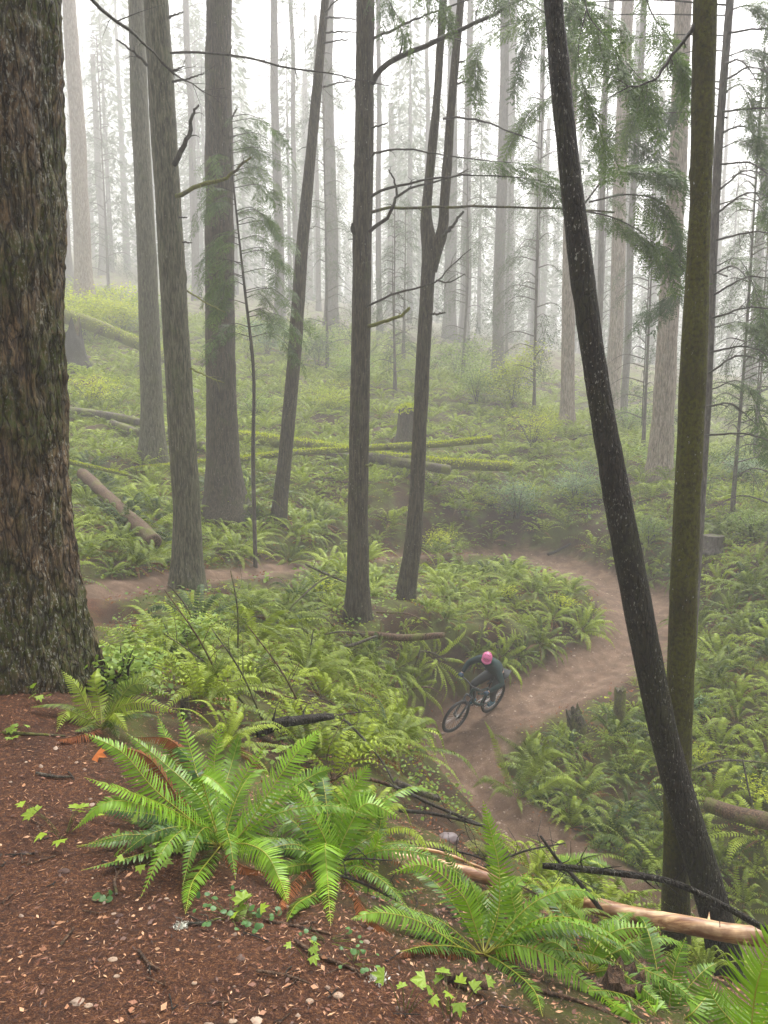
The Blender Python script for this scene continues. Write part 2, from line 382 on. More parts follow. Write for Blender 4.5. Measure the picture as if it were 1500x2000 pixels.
def ground_many(pxy, y0=1.2, y1=190, n=600):
    """where the rays of these photo points meet the land"""
    pxy = np.asarray(pxy, float); Ys = y0 * (y1 / y0) ** np.linspace(0, 1, n); res = np.zeros((len(pxy), 3))
    for k, (px, py) in enumerate(pxy):
        d = ray(px, py); pt = CAM + d * Ys[:, None]; hh = height(pt[:, 0], pt[:, 1]); b = np.where(pt[:, 2] < hh)[0]
        i = b[0] if len(b) else n - 1
        if i > 0 and len(b):
            a0 = pt[i - 1, 2] - hh[i - 1]; a1 = hh[i] - pt[i, 2]; f = a0 / max(a0 + a1, 1e-9); p = pt[i - 1] * (1 - f) + pt[i] * f
        else: p = pt[i]
        res[k] = p
    return res
def G(px, py, y0=1.2): return ground_many([(px, py)], y0)[0]

# one height field, split along its trails
NU, NV = 520, 620
vv = np.linspace(0, 1, NV); YS = -4 + 5.2 * (np.exp(vv * 4.28) - 1)
uu = np.linspace(-1, 1, NU); uu = uu * .45 + .55 * uu ** 3 * 1.0
X = (uu[None, :] * (9 + np.maximum(YS, 0)[:, None] * 1.35)); Yg = np.repeat(YS[:, None], NU, 1)
xs, ys = X.ravel(), Yg.ravel(); zs = height(xs, ys)
P3 = np.stack([xs, ys, xs * 0], 1)
td, _, tw = trail_dist(xs, ys); pdist = path_dist(xs, ys)
edge = (fbm(P3 * 2.3, 21, 4) - .5) * .55
tm = 1 - sstep(-.1, .35, td - tw + edge); pm = 1 - sstep(-.15, .35, pdist - 1.45 + edge * .8)
idx = np.arange(NU * NV).reshape(NV, NU)
Qd = np.stack([idx[:-1, :-1], idx[:-1, 1:], idx[1:, 1:], idx[1:, :-1]], -1).reshape(-1, 4)
ft = tm[Qd].mean(1) > .5; fp = (pm[Qd].mean(1) > .5) & ~ft
m, t, out = mat_new('forest_floor')
c = coords(t)
at = t.nodes.new('ShaderNodeAttribute'); at.attribute_name = 'tint'     # 0 litter under the ferns, 1 bare trodden earth
at2 = t.nodes.new('ShaderNodeAttribute'); at2.attribute_name = 'near'
na, nb, nc = noise(t, c, 3.0, 8, .65, .3), noise(t, c, 55, 6, .75), noise(t, c, 160, 4, .7)
vor = t.nodes.new('ShaderNodeTexVoronoi'); vor.inputs['Scale'].default_value = 60; lk(t, c, vor.inputs['Vector'])
litter = ramp(t, mth(t, 'ADD', mth(t, 'MULTIPLY', nb, .6), mth(t, 'MULTIPLY', nc, .4)), [(.36, (.018, .006, .003)), (.5, (.088, .032, .014)), (.66, (.31, .14, .06))])
litter = mix(t, ramp(t, na, [(.45, 0), (.7, .6)]), litter, (.03, .012, .007))
soil = ramp(t, mth(t, 'ADD', mth(t, 'MULTIPLY', nb, .5), mth(t, 'MULTIPLY', na, .5)), [(.36, (.065, .036, .022)), (.52, (.16, .098, .062)), (.68, (.33, .235, .165))])
soil = mix(t, ramp(t, vor.outputs['Distance'], [(.0, .55), (.25, 0)]), soil, (.24, .17, .12))
moss = mix(t, nb, (.05, .075, .012), (.16, .19, .03))
n5 = noise(t, c, .9, 6, .65)
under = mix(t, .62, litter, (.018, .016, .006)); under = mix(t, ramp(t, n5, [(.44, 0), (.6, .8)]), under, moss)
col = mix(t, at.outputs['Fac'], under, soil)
col = mix(t, at2.outputs['Fac'], col, litter)
principled(t, out, col, ramp(t, nb, [(.3, .55), (.7, .95)]), bump(t, mth(t, 'ADD', nb, nc), 1.0, .02), .22)
M['floor'] = m
def terrain_piece(name, faces, kind_label):
    used = np.unique(faces); rm = np.full(NU * NV, -1); rm[used] = np.arange(len(used))
    S = Soup(); S.add(np.stack([xs, ys, zs], 1)[used], rm[faces], None, tm[used]); o = S.build(name, M['floor'], smooth=True)
    a2 = o.data.attributes.new('near', 'FLOAT', 'POINT'); a2.data.foreach_set('value', (pm[used]).astype(np.float32))
    tag(o, kind_label, None, None, 'structure'); return o
terrain_piece('ground', Qd[~ft & ~fp], 'fern covered forest floor rising into the fog')
terrain_piece('trail', Qd[ft], 'bare earth bike trail curving round the fern mound')
terrain_piece('path', Qd[fp], 'reddish needle covered footpath along the near bank')
# ------------------------------------------------------------------ foliage templates
def leaf_rhomb(b, d, s, ln, wd, n=None):
    """b base, d direction, s side: one four-point leaf each (arrays)"""
    ln = np.asarray(ln)[..., None]; wd = np.asarray(wd)[..., None]
    return np.stack([b, b + d * ln * .4 + s * wd, b + d * ln, b + d * ln * .4 - s * wd], 1)
def add_rhombs(S, b, d, s, ln, wd, tint):
    V = leaf_rhomb(b, d, s, ln, wd); n = len(V)
    S.add(V.reshape(-1, 3), np.arange(n * 4).reshape(n, 4), None, np.repeat(np.broadcast_to(tint, (n,)), 4))
def spray_template(seed, sprigs=10, leaves=8, droop=.25, wmax=.42):
    """flat conifer spray one unit long, along +X in the XY plane"""
    r = np.random.default_rng(seed); S = Soup()
    ax = lambda t: np.stack([t, 0 * t, -droop * t ** 2], -1)
    for k in range(sprigs):
        for sd in (-1, 1):
            t0 = .06 + .92 * (k + r.uniform(0, .8)) / sprigs; b = ax(np.array([t0]))[0]
            ln = wmax * (1 - t0 * .72) * r.uniform(.7, 1.15); a = R(r.uniform(38, 62))
            d = norm(np.array([math.cos(a), sd * math.sin(a), -.25 * r.uniform(.2, 1.6)]))
            u = np.linspace(.12, .95, leaves); bb = b + d * (u * ln)[:, None] + np.array([0, 0, -.12]) * (u ** 2 * ln)[:, None]
            for s2 in (-1, 1):
                a2 = R(42); dd = norm(d * math.cos(a2) + s2 * np.cross([0, 0, 1.], d) * math.sin(a2) + r.normal(0, .12, (leaves, 3)))
                side = norm(np.cross(dd, np.array([0, 0, 1.]) + r.normal(0, .25, (leaves, 3))))
                add_rhombs(S, bb, dd, side, ln * (.25 - .13 * u), .011 + 0 * u, np.clip(.35 + r.normal(0, .1), 0, .9))
    add_rhombs(S, np.array([[0, 0, 0.]]), norm(np.array([[1, 0, -droop]])), np.array([[0, 1., 0]]), [1.], [.006], .99)
    return S.arr()
SPRAY = [spray_template(k) for k in range(4)]
SPRAY_LO = [spray_template(20 + k, 7, 2, .3, .46) for k in range(3)]
def basis(d, up):
    d = norm(d); s = norm(np.cross(up, d)); u = np.cross(d, s); return np.stack([d, s, u], -1)
def limb(SL, SW, C, r0, ntw, tw_len, r, hang=.5, start=.15, lo=False, bare=False, tint=0., sides=5):
    """a limb along C carrying flat drooping sprays on both sides"""
    n = 18; C = catmull(C, n); 
    tube(SW, C, r0 * (1 - np.linspace(0, 1, n) * .85), sides, tint=.99)
    if bare: return
    T = norm(np.gradient(C, axis=0)); t = np.sort(r.uniform(start, 1, ntw)); t[-1] = 1.0
    i = np.minimum((t * (n - 1)).astype(int), n - 2); f = t * (n - 1) - i
    b = C[i] * (1 - f)[:, None] + C[i + 1] * f[:, None]; tan = T[i]
    sd = np.where(np.arange(ntw) % 2 == 0, 1., -1.); side = norm(np.cross(tan, np.array([0, 0, 1.]))) * sd[:, None]
    a = np.radians(r.uniform(25, 65, ntw)) * (1 - t * .5); a[-1] = 0
    d = norm(tan * np.cos(a)[:, None] + side * np.sin(a)[:, None] + np.array([0, 0, -1.]) * (hang * r.uniform(.2, 1.3, ntw))[:, None])
    up = norm(np.array([0, 0, 1.]) + r.normal(0, .3, (ntw, 3)))
    ln = tw_len * (.55 + .6 * np.sin(np.clip(t, .05, 1) * math.pi * .8)) * r.uniform(.6, 1.2, ntw)
    B = basis(d, up) * ln[:, None, None]; tp = SPRAY_LO if lo else SPRAY; k = r.integers(0, len(tp), ntw)
    for q in range(len(tp)):
        m_ = k == q
        if m_.any(): SL.place(tp[q], B[m_], b[m_], r.normal(tint, .12, m_.sum()))

# ------------------------------------------------------------------ trunks
def trunk(name, label, pts, Y, mat, group=None, soft=.6, sides=20, top=None, flare=.5, amp=.012, ridge=0., step=.12, base_g=True, lean=0., seed=None, knots=0):
    """pts from the top of the frame down to the base: (px, py, width px); stands on the land below its last point"""
    seed = seed if seed is not None else int(abs(pts[0][0]) * 7) % 991
    W = np.array([P(px, py, Y + (lean * (1 - k / (len(pts) - 1)))) for k, (px, py, wd) in enumerate(pts)])
    rad = np.array([wd * .5 * mpp(q) for q, (_, _, wd) in zip(W, pts)])
    z0 = hz(W[-1, 0], W[-1, 1]); base = np.array([W[-1, 0], W[-1, 1], z0])
    W = W[::-1]; rad = rad[::-1]
    # foot sinks a little below the land
    foot = W[0].copy(); foot[2] = min(z0, foot[2]) - .25; W = np.vstack([foot, W]); rad = np.r_[rad[0] * 1.02, rad]
    if top is not None and top > W[-1, 2]:
        d = (W[-1] - W[-2]) / (W[-1, 2] - W[-2, 2]); H = top - W[-1, 2]; W = np.vstack([W, W[-1] + d * H]); rad = np.r_[rad, rad[-1] * max(.35, 1 - H * .035)]
    L = np.r_[0, np.cumsum(np.linalg.norm(np.diff(W, axis=0), axis=1))]; n = max(14, int(L[-1] / step))
    u = np.linspace(0, L[-1], n); Ci = np.stack([np.interp(u, L, W[:, k]) for k in range(3)], 1); rr = np.interp(u, L, rad)
    kk = max(1, int(soft / step)); ker = np.ones(2 * kk + 1) / (2 * kk + 1)           # soften the bends
    Cs = np.stack([np.convolve(np.pad(Ci[:, k], kk, mode='reflect', reflect_type='odd'), ker, 'valid') for k in range(3)], 1)
    rr = np.convolve(np.pad(rr, kk, mode='edge'), ker, 'valid')
    hgt = Cs[:, 2] - z0; rr = rr * (1 + flare * np.exp(-np.maximum(hgt, -.1) / (.35 + rr.max() * .5)))
    root = empty(name, base, label, 'tree', group)
    S = Soup(); C = Cs; nR = len(C)
    T, A, B = frames(C); th = np.arange(sides) / sides * 2 * math.pi
    r2 = np.repeat(rr[:, None], sides, 1); zz = np.repeat(u[:, None], sides, 1)
    q = np.stack([np.cos(th)[None] * r2, np.sin(th)[None] * r2, zz], -1).reshape(-1, 3)
    # buttress lobes at the foot, swellings, bark plates
    lob = (vnoise(np.stack([np.cos(th) * 2.2, np.sin(th) * 2.2, th * 0 + seed], 1), seed) - .45)[None] * np.exp(-np.maximum(hgt, 0) / .5)[:, None]
    r2 = r2 * (1 + 1.1 * flare * lob) + amp * 1.5 * (fbm(q * np.array([3, 3, 1.2]), seed, 3).reshape(nR, sides) - .5)
    if ridge:
        v = vnoise(q * np.array([34, 34, 5.5]), seed + 3).reshape(nR, sides); v2 = vnoise(q * np.array([80, 80, 18]), seed + 5).reshape(nR, sides)
        r2 = r2 + ridge * ((1 - np.abs(v * 2 - 1)) - .5) + ridge * .5 * (v2 - .5)
    for _ in range(knots):
        a0 = random.uniform(0, 6.28); u0 = random.uniform(.5, u[-1]); dth = np.abs((th - a0 + math.pi) % (2 * math.pi) - math.pi)
        kr = rr.mean(); r2 = r2 + .11 * kr * np.exp(-((u[:, None] - u0) / (.35 * kr)) ** 2 - (dth[None] / .35) ** 2)
    D = A[:, None] * np.cos(th)[None, :, None] + B[:, None] * np.sin(th)[None, :, None]
    V = (C[:, None] + D * r2[..., None]).reshape(-1, 3)
    i = np.arange(nR - 1)[:, None] * sides; j = np.arange(sides)[None]; k = (j + 1) % sides
    S.add(V, np.stack([i + j, i + k, i + k + sides, i + j + sides], -1).reshape(-1, 4)); 
    S.build('trunk', M[mat], root, smooth=True)
    root_spine[root.name] = (C, rr)
    return root
root_spine = {}
def dead_branch(root, pts, w0, w1=None, mat='deadwood', twigs=0, label=None, seed=0, name='branch', tl=.35):
    """pts: (px, py, Y) from the trunk outward; w in photo pixels at the trunk"""
    r = np.random.default_rng(seed + int(pts[0][0])); W = np.array([P(*q) for q in pts]); m_ = mpp(W[0]); n = 16
    C = catmull(W, n); C[1:-1] += r.normal(0, .012, (n - 2, 3)) * min(1, w0 * m_ * 12)
    w1 = w0 * .25 if w1 is None else w1; rad = np.linspace(w0, w1, n) * .5 * m_
    S = Soup(); tube(S, C, rad, 7, amp=rad[0] * .18, freq=30, seed=seed)
    T = norm(np.gradient(C, axis=0))
    for k in range(twigs):
        i = int(r.uniform(.25, .98) * (n - 1)); sdv = norm(r.normal(0, 1, 3)); d = norm(T[i] * .8 + sdv * .8); ln = tl * r.uniform(.4, 1.2)
        e1 = C[i] + d * ln * .5; e2 = C[i] + norm(d + r.normal(0, .3, 3) + np.array([0, 0, -.2])) * ln
        cc = catmull([C[i], e1, e2], 6); tube(S, cc, np.linspace(max(rad[i] * .45, .003), .0012, 6), 4)
        for _ in range(2):
            j = r.integers(1, 5); tube(S, [cc[j], cc[j] + norm(d + r.normal(0, .6, 3)) * ln * .35], [.0018, .0008], 3, cap=False)
    o = S.build(name, M[mat], root, smooth=True)
    if label: o['label'] = label
    return o
def stubs(root, n, zlo, zhi, r, ln=(.1, .5), rad=.012, mat='deadwood'):
    """short snapped-off dead limbs, each a branch of its own"""
    C, rr = root_spine[root.name]; ok = np.where((C[:, 2] > zlo) & (C[:, 2] < zhi))[0]
    for _ in range(n):
        i = r.choice(ok); a = r.uniform(0, 6.28); d = norm([math.cos(a), math.sin(a), r.uniform(-.3, .5)]); L_ = r.uniform(*ln); S = Soup()
        b = C[i] + d * rr[i] * .8; c1 = b + d * L_ * .5; c2 = b + norm(d + np.array([0, 0, r.uniform(-.5, .4)])) * L_
        tube(S, catmull([b, c1, c2], 7), np.linspace(rad, rad * .3, 7), 5, amp=rad * .2, freq=40)
        S.build('branch', M[mat], root, smooth=True)
def limb_px(root, pts, w0, ntw, tw_len, seed=0, hang=.5, start=.15, mat='needle', tint=0.):
    """a living limb: branch > foliage"""
    r = np.random.default_rng(seed); W = np.array([P(*q) for q in pts]); SL, SW = Soup(), Soup()
    limb(SL, SW, W, w0 * .5 * mpp(W[0]), int(ntw * .78), tw_len * 1.05, r, hang * .85, start, tint=tint)
    b = SW.build('branch', M['deadwood'], root, smooth=True)
    if SL.n: SL.build('foliage', M[mat], b)
    return b

# 1 the big trunk at the left edge
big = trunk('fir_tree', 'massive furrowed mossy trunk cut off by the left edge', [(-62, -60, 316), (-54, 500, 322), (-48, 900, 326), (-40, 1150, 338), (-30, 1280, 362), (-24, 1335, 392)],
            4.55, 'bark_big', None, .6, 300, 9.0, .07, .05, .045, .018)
# the two crossing trunks at the right
dark = trunk('alder_tree', 'black wet trunk leaning left across the mossy one at right', [(1078, -40, 39), (1101, 245, 40), (1131, 490, 46), (1157, 700, 47), (1219, 1050, 52), (1287, 1400, 53), (1323, 1545, 56), (1358, 1650, 58), (1390, 1755, 60), (1432, 1915, 60)],
             5.2, 'bark_dark', None, .6, 72, 7.5, .12, .014, .006, .03, knots=12)
mossy = trunk('alder_tree', 'upright trunk furred with yellow green moss at right', [(1378, -40, 43), (1370, 350, 42), (1355, 700, 48), (1338, 1050, 50), (1328, 1350, 50), (1322, 1545, 48), (1318, 1700, 46), (1322, 1885, 50)],
              5.5, 'bark_moss', None, .6, 72, 7.5, .12, .022, .005, .03, knots=6)
# middle distance
t3 = trunk('hemlock_tree', 'grey knotted trunk with two upswept dead limbs left of the wide cedar', [(303, -30, 48), (319, 245, 48), (335, 490, 49), (347, 700, 50), (366, 1000, 53), (365, 1145, 58)], 13.2, 'bark_grey', None, .6, 60, 17, .25, .03, .010, .05, knots=26)
t6 = trunk('hemlock_tree', 'straight dark brown trunk in the centre of the fern mound', [(714, -30, 34), (711, 300, 37), (707, 500, 37), (704, 700, 37), (699, 1000, 39), (699, 1212, 42)], 13.7, 'bark_brown', None, .6, 60, 17, .32, .02, .010, .05, knots=12)
t7 = trunk('hemlock_tree', 'trunk with a curved mossy foot that forks into two stems', [(868, -40, 13), (853, 200, 15), (836, 370, 17), (831, 425, 20), (836, 460, 29), (840, 490, 31), (836, 530, 27), (834, 570, 27), (826, 700, 27), (815, 945, 28), (808, 1060, 34), (792, 1160, 36)], 16, 'bark_brown', None, .25, 40, 19, .18, .02, .008, .05, knots=10)
S = Soup(); C = catmull([P(842, 530, 15.97), P(850, 490, 15.95), P(861, 462, 15.95), P(867, 430, 15.95), P(868, 395, 15.9), P(875, 300, 15.9), P(882, 200, 15.9), P(900, 0, 15.9), P(905, -60, 15.9), P(925, -360, 15.9)], 70)
tube(S, C, np.interp(np.arange(70), [0, 8, 20, 35, 69], [.12, .15, .11, .10, .06]), 24, amp=.012, freq=6, seed=4); o = S.build('stem', M['bark_brown'], t7, smooth=True)
t2 = trunk('hemlock_tree', 'slim pale grey trunk standing behind the fallen logs at left', [(266, -30, 31), (272, 200, 33), (287, 500, 36), (297, 800, 42), (299, 905, 50)], 24, 'bark_grey', None, .6, 32, 24, .3, .03, .008, .12)
t4 = trunk('cedar_tree', 'wide fluted cedar trunk with spreading reddish foot', [(427, -30, 48), (428, 300, 52), (430, 600, 54), (434, 850, 60), (438, 950, 66), (440, 1000, 70)], 20, 'bark_brown', None, .6, 60, 22, .45, .05, .02, .08)
t5 = trunk('hemlock_tree', 'thin trunk leaning to the right beside the cedar', [(638, -30, 15), (612, 250, 20), (590, 480, 24), (575, 700, 26), (556, 900, 27), (543, 1022, 30)], 20.2, 'bark_brown', None, .6, 32, 22, .25, .02, .006, .1, knots=8)
t10 = trunk('hemlock_tree', 'slender bare limbed hemlock right of the mossy trunk', [(1428, -30, 14), (1403, 280, 16), (1392, 520, 15), (1384, 780, 12), (1368, 1020, 13)], 15.5, 'bark_far', None, .6, 20, 17, .3, .01, .004, .15)
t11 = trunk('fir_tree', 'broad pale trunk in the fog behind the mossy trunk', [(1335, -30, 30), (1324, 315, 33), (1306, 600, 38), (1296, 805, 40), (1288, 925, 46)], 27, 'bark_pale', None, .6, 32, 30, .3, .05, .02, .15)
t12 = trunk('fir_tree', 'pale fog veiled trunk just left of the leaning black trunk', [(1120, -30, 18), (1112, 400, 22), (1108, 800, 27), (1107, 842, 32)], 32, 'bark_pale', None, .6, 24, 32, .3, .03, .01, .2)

# dead limbs traced one by one
db = dead_branch
db(t3, [(340, 322, 13.1), (368, 262, 12.9), (376, 225, 12.8), (389, 205, 12.7)], 11, 3, 'deadwood', 4, 'upper upswept snapped limb', 1, tl=.2)
db(t3, [(345, 383, 13.0), (390, 362, 12.6), (438, 350, 12.4), (462, 330, 12.3), (491, 307, 12.2)], 9, 4, 'log_moss', 5, 'lower mossy upswept limb', 2, tl=.2)
db(t3, [(333, 104, 13.0), (400, 103, 12.8), (480, 112, 12.5), (560, 132, 12.3), (640, 142, 12.2), (705, 158, 12.2), (760, 168, 12.1)], 5, 1.5, 'deadwood', 16, None, 3, tl=.7)
db(t3, [(288, 128, 13), (262, 102, 12.9), (228, 78, 12.8)], 6, 3, 'deadwood', 2, None, 4)
db(t3, [(330, 35, 13), (345, 28, 12.9), (358, 24, 12.8)], 5, 2, 'deadwood', 0, None, 4)
db(t3, [(336, 140, 13), (350, 134, 12.9), (360, 130, 12.8)], 5, 2, 'deadwood', 1, None, 4)
db(t3, [(337, 160, 13), (372, 152, 12.9), (399, 144, 12.8)], 5, 2, 'deadwood', 1, None, 4)
db(t3, [(350, 425, 13), (366, 425, 12.9)], 4, 2, 'deadwood', 0, None, 4); db(t3, [(357, 473, 13), (375, 474, 12.9)], 4, 2, 'deadwood', 0, None, 4)
db(t3, [(365, 568, 13), (400, 590, 12.8), (440, 610, 12.6)], 4, 1.5, 'log_moss', 4, None, 6, tl=.3)
db(t3, [(372, 720, 13), (405, 735, 12.8), (438, 748, 12.7)], 4, 1.5, 'log_moss', 3, None, 7, tl=.3)
db(big, [(60, -140, 6.0), (180, 0, 7.5), (250, 58, 8.2), (290, 95, 8.6), (340, 142, 9), (385, 170, 9.3), (432, 202, 9.6)], 12, 2, 'deadwood', 16, 'long bare limb hanging across the grey trunk', 8, tl=.6)
db(t6, [(728, 162, 13.5), (750, 128, 13.2), (805, 100, 13), (880, 68, 12.8), (930, 42, 12.7), (1010, 3, 12.6), (1090, -40, 12.5)], 12, 4, 'deadwood', 8, 'thick limb rising to the right', 9, tl=.5)
db(t6, [(728, 76, 13.5), (780, 52, 13.3), (830, 30, 13.1), (920, -2, 13)], 6, 2.5, 'deadwood', 5, None, 10)
db(t6, [(726, 250, 13.5), (745, 245, 13.3), (757, 240, 13.2)], 4, 2, 'deadwood', 0, None, 10)
db(t6, [(722, 312, 13.5), (738, 297, 13.3), (800, 291, 13), (850, 300, 12.8), (900, 308, 12.6)], 5, 2, 'deadwood', 2, None, 11)
db(t6, [(725, 385, 13.5), (745, 372, 13.3), (800, 358, 13), (850, 348, 12.8), (900, 343, 12.7), (1000, 346, 12.5)], 6, 2, 'deadwood', 3, None, 12)
db(t6, [(722, 452, 13.5), (752, 430, 13.2), (768, 405, 13.1), (776, 383, 13), (820, 362, 12.9), (880, 348, 12.7), (915, 330, 12.6)], 8, 2, 'deadwood', 4, 'sinuous forked limb', 13, tl=.3)
db(t6, [(775, 384, 13.0), (771, 355, 12.95), (759, 331, 12.9)], 5, 2.5, 'deadwood', 1, None, 14)
b405 = db(t6, [(727, 414, 13.5), (760, 407, 13.2), (850, 405, 12.9), (960, 406, 12.6), (1090, 407, 12.3), (1200, 415, 12.2)], 6.5, 3, 'log_grey', 3, 'long level limb crossing behind the leaning trunk', 15, tl=.3)
db(t6, [(716, 600, 13.5), (750, 582, 13.2), (790, 568, 13), (850, 552, 12.8), (880, 520, 12.7), (920, 486, 12.6)], 5, 2, 'deadwood', 8, None, 16, tl=.4)
db(t6, [(720, 637, 13.5), (750, 628, 13.2), (780, 617, 13.1), (801, 601, 13)], 8, 5, 'log_moss', 2, 'short mossy stub limb', 17, tl=.1)
db(t6, [(692, 456, 13.5), (688, 445, 13.4), (689, 437, 13.4)], 7, 4, 'deadwood', 0, None, 18); db(t6, [(715, 909, 13.45), (728, 908, 13.3)], 6, 4, 'log_moss', 0, None, 18)
db(t7, [(866, 232, 15.8), (900, 230, 15.6), (950, 240, 15.4), (1000, 258, 15.2), (1050, 280, 15)], 5, 2, 'deadwood', 4, None, 19)
db(t7, [(866, 462, 15.8), (885, 440, 15.6), (905, 413, 15.4)], 8, 4, 'deadwood', 1, 'snapped limb at the fork', 20, tl=.12)
db(t7, [(852, 548, 15.8), (880, 550, 15.5), (908, 535, 15.4)], 4, 2, 'deadwood', 4, None, 21, tl=.3); db(t7, [(842, 614, 15.8), (858, 612, 15.6), (870, 611, 15.5)], 5, 3, 'deadwood', 1, None, 21, tl=.1)
db(t7, [(893, 165, 15.8), (908, 158, 15.6)], 4, 2, 'deadwood', 0, None, 21); db(t7, [(896, 122, 15.8), (908, 119, 15.6)], 4, 2, 'deadwood', 0, None, 21)
for yy, x1, y1 in ((35, 700, 39), (64, 700, 64), (85, 680, 78), (170, 690, 158), (25, 668, -5)): db(t5, [(632 if yy > 80 else 636, yy, 20), ((632 + x1) / 2, (yy + y1) / 2 - 2, 19.8), (x1, y1, 19.6)], 4, 1.5, 'deadwood', 2, None, 22 + yy, tl=.5)
db(mossy, [(1356, 48, 5.5), (1335, 82, 5.45), (1300, 125, 5.4), (1280, 155, 5.35), (1230, 172, 5.3), (1182, 193, 5.25)], 9, 1.5, 'deadwood', 12, 'crooked mossy limb drooping left', 30, tl=.16)
db(t4, [(448, 238, 19.8), (456, 224, 19.5), (463, 212, 19.4)], 5, 2, 'deadwood', 0, None, 31)
for q in range(16):
    yy = 60 + q * 52 + rng.uniform(-15, 15); L_ = rng.uniform(60, 190); up_ = rng.uniform(-50, 30)
    db(t10, [(1425 - yy * .055, yy, 15.4), (1425 - yy * .055 + L_ * .5, yy + up_ * .5 - 12, 15 - rng.uniform(-.5, 1)), (1425 - yy * .055 + L_, yy + up_ + 20, 14.6 - rng.uniform(-.8, 1.5))], 4.5, 1.5, 'deadwood', 7, None, 40 + q, tl=.6)
r_ = np.random.default_rng(3)
stubs(t3, 10, 0, 9, r_, (.05, .16)); stubs(t5, 6, 0, 11, r_, (.1, .4)); stubs(t2, 5, 0, 11, r_, (.1, .4)); stubs(t6, 4, -1, 8, r_, (.05, .15)); stubs(dark, 4, -1, 4, r_, (.02, .04), .009)

# living limbs in the upper right, hung from the trunks
limb_px(t6, [(900, 308, 12.6), (960, 315, 12.4), (1030, 322, 12.2), (1090, 345, 12)], 3, 26, .62, 1, .25, .0)
limb_px(t6, [(1000, 346, 12.5), (1050, 352, 12.3), (1090, 372, 12.1)], 3, 16, .5, 2, .4, .0)
limb_px(t6, [(1090, 407, 12.3), (1180, 420, 12.1), (1250, 452, 11.9), (1300, 500, 11.8)], 4, 30, .75, 3, .5, .2)
limb_px(t7, [(1140, 400, 12.6), (1180, 350, 12.3), (1215, 330, 12.2), (1290, 330, 12.0)], 4, 30, .8, 4, .4, .1)
limb_px(t7, [(1150, 395, 12.6), (1230, 380, 12.3), (1300, 400, 12.1), (1330, 460, 12)], 4, 30, .75, 5, .6, .1)
limb_px(t7, [(1235, 480, 12.4), (1290, 480, 12.2), (1340, 505, 12)], 3, 18, .6, 6, .5, .0)
limb_px(mossy, [(1142, -60, 9), (1146, 20, 8.9), (1180, 70, 8.8), (1230, 130, 8.7), (1270, 175, 8.6)], 4, 34, .62, 7, .55, .15)
limb_px(mossy, [(1145, 20, 8.9), (1130, 90, 8.8), (1136, 160, 8.7), (1170, 230, 8.6), (1190, 280, 8.6)], 3, 22, .5, 8, .6, .35)
limb_px(mossy, [(1250, -60, 9.5), (1270, 20, 9.4), (1310, 80, 9.2), (1340, 140, 9.1)], 4, 26, .6, 9, .6, .1)
limb_px(t7, [(905, -60, 15.8), (960, -20, 13), (1040, 10, 12.3), (1110, 60, 12)], 5, 34, .8, 10, .6, .2)
limb_px(t7, [(905, -90, 15.8), (1000, -40, 12), (1100, -10, 11), (1200, 20, 10.6)], 5, 34, .85, 11, .6, .2)
limb_px(t6, [(728, -60, 13.5), (745, -20, 13), (770, 20, 12.6), (790, 60, 12.4)], 4, 24, .6, 12, .9, .1)
limb_px(t6, [(728, -90, 13.5), (780, -50, 13), (840, -20, 12.6), (880, 30, 12.4)], 4, 22, .55, 13, .9, .2)
for k, (x0, y0, x1, y1) in enumerate([(1000, -40, 1060, 110), (1050, 30, 1010, 160), (1330, 200, 1250, 300), (1340, 560, 1270, 600), (1200, 250, 1290, 300)]):
    limb_px(t10, [(1420, y0 - 20, 15.5), ((x0 + 1420) / 2, y0 - 30, 16.5), (x0, y0, 17), (x1, y1, 17)], 4, 26, .85, 50 + k, .5, .3, 'needle_far')
for k, (x0, y0, x1, y1) in enumerate([(1425, 20, 1520, 60), (1420, 110, 1530, 190), (1415, 180, 1490, 290), (1405, 290, 1520, 400), (1400, 400, 1540, 470), (1397, 520, 1500, 640), (1392, 640, 1520, 700), (1390, 760, 1520, 900)]):
    limb_px(t10, [(x0, y0, 15.5), ((x0 + x1) / 2, y0 - 8, 15.2), (x1, y1, 15)], 3, 24, .8, 70 + k, .35, .15, 'needle')

for k, (x0, y0, x1, y1) in enumerate([(960, 60, 930, 170), (1075, 190, 1010, 250), (1290, 130, 1230, 240), (1150, 100, 1250, 190)]):
    limb_px(t10, [(1420, y0 - 30, 15.5), ((x0 + 1420) / 2, y0 - 30, 16), (x0, y0, 16), (x1, y1, 16)], 3, 30, .8, 150 + k, .35, .35, 'needle', .15)
# ------------------------------------------------------------------ cedar sapling beside the wide trunk
sap = trunk('cedar_sapling', 'young drooping cedar hanging its sprays over the wide trunk', [(436, 90, 1.5), (445, 250, 2.5), (462, 420, 4), (482, 600, 5.5), (497, 720, 6.5), (494, 900, 8)], 17.5, 'bark_far', None, .6, 10, None, .1, .004, 0, .15)
r_ = np.random.default_rng(11)
for k in range(46):
    yy = 235 + k * 9.5 + r_.uniform(-6, 6); C, rr = root_spine[sap.name]; x0 = np.interp(yy, [90, 250, 420, 600, 720], [436, 445, 462, 482, 497])
    sg = 1 if r_.random() < .62 else -1; L_ = r_.uniform(45, 115) * (.75 if sg < 0 else 1)
    limb_px(sap, [(x0, yy, 17.5), (x0 + sg * L_ * .5, yy - 6, 17.3 + r_.uniform(-.6, .6)), (x0 + sg * L_, yy + r_.uniform(15, 50), 17.2 + r_.uniform(-1, 1))], 2.0, 13, .48, 100 + k, .5, .1, 'needle')

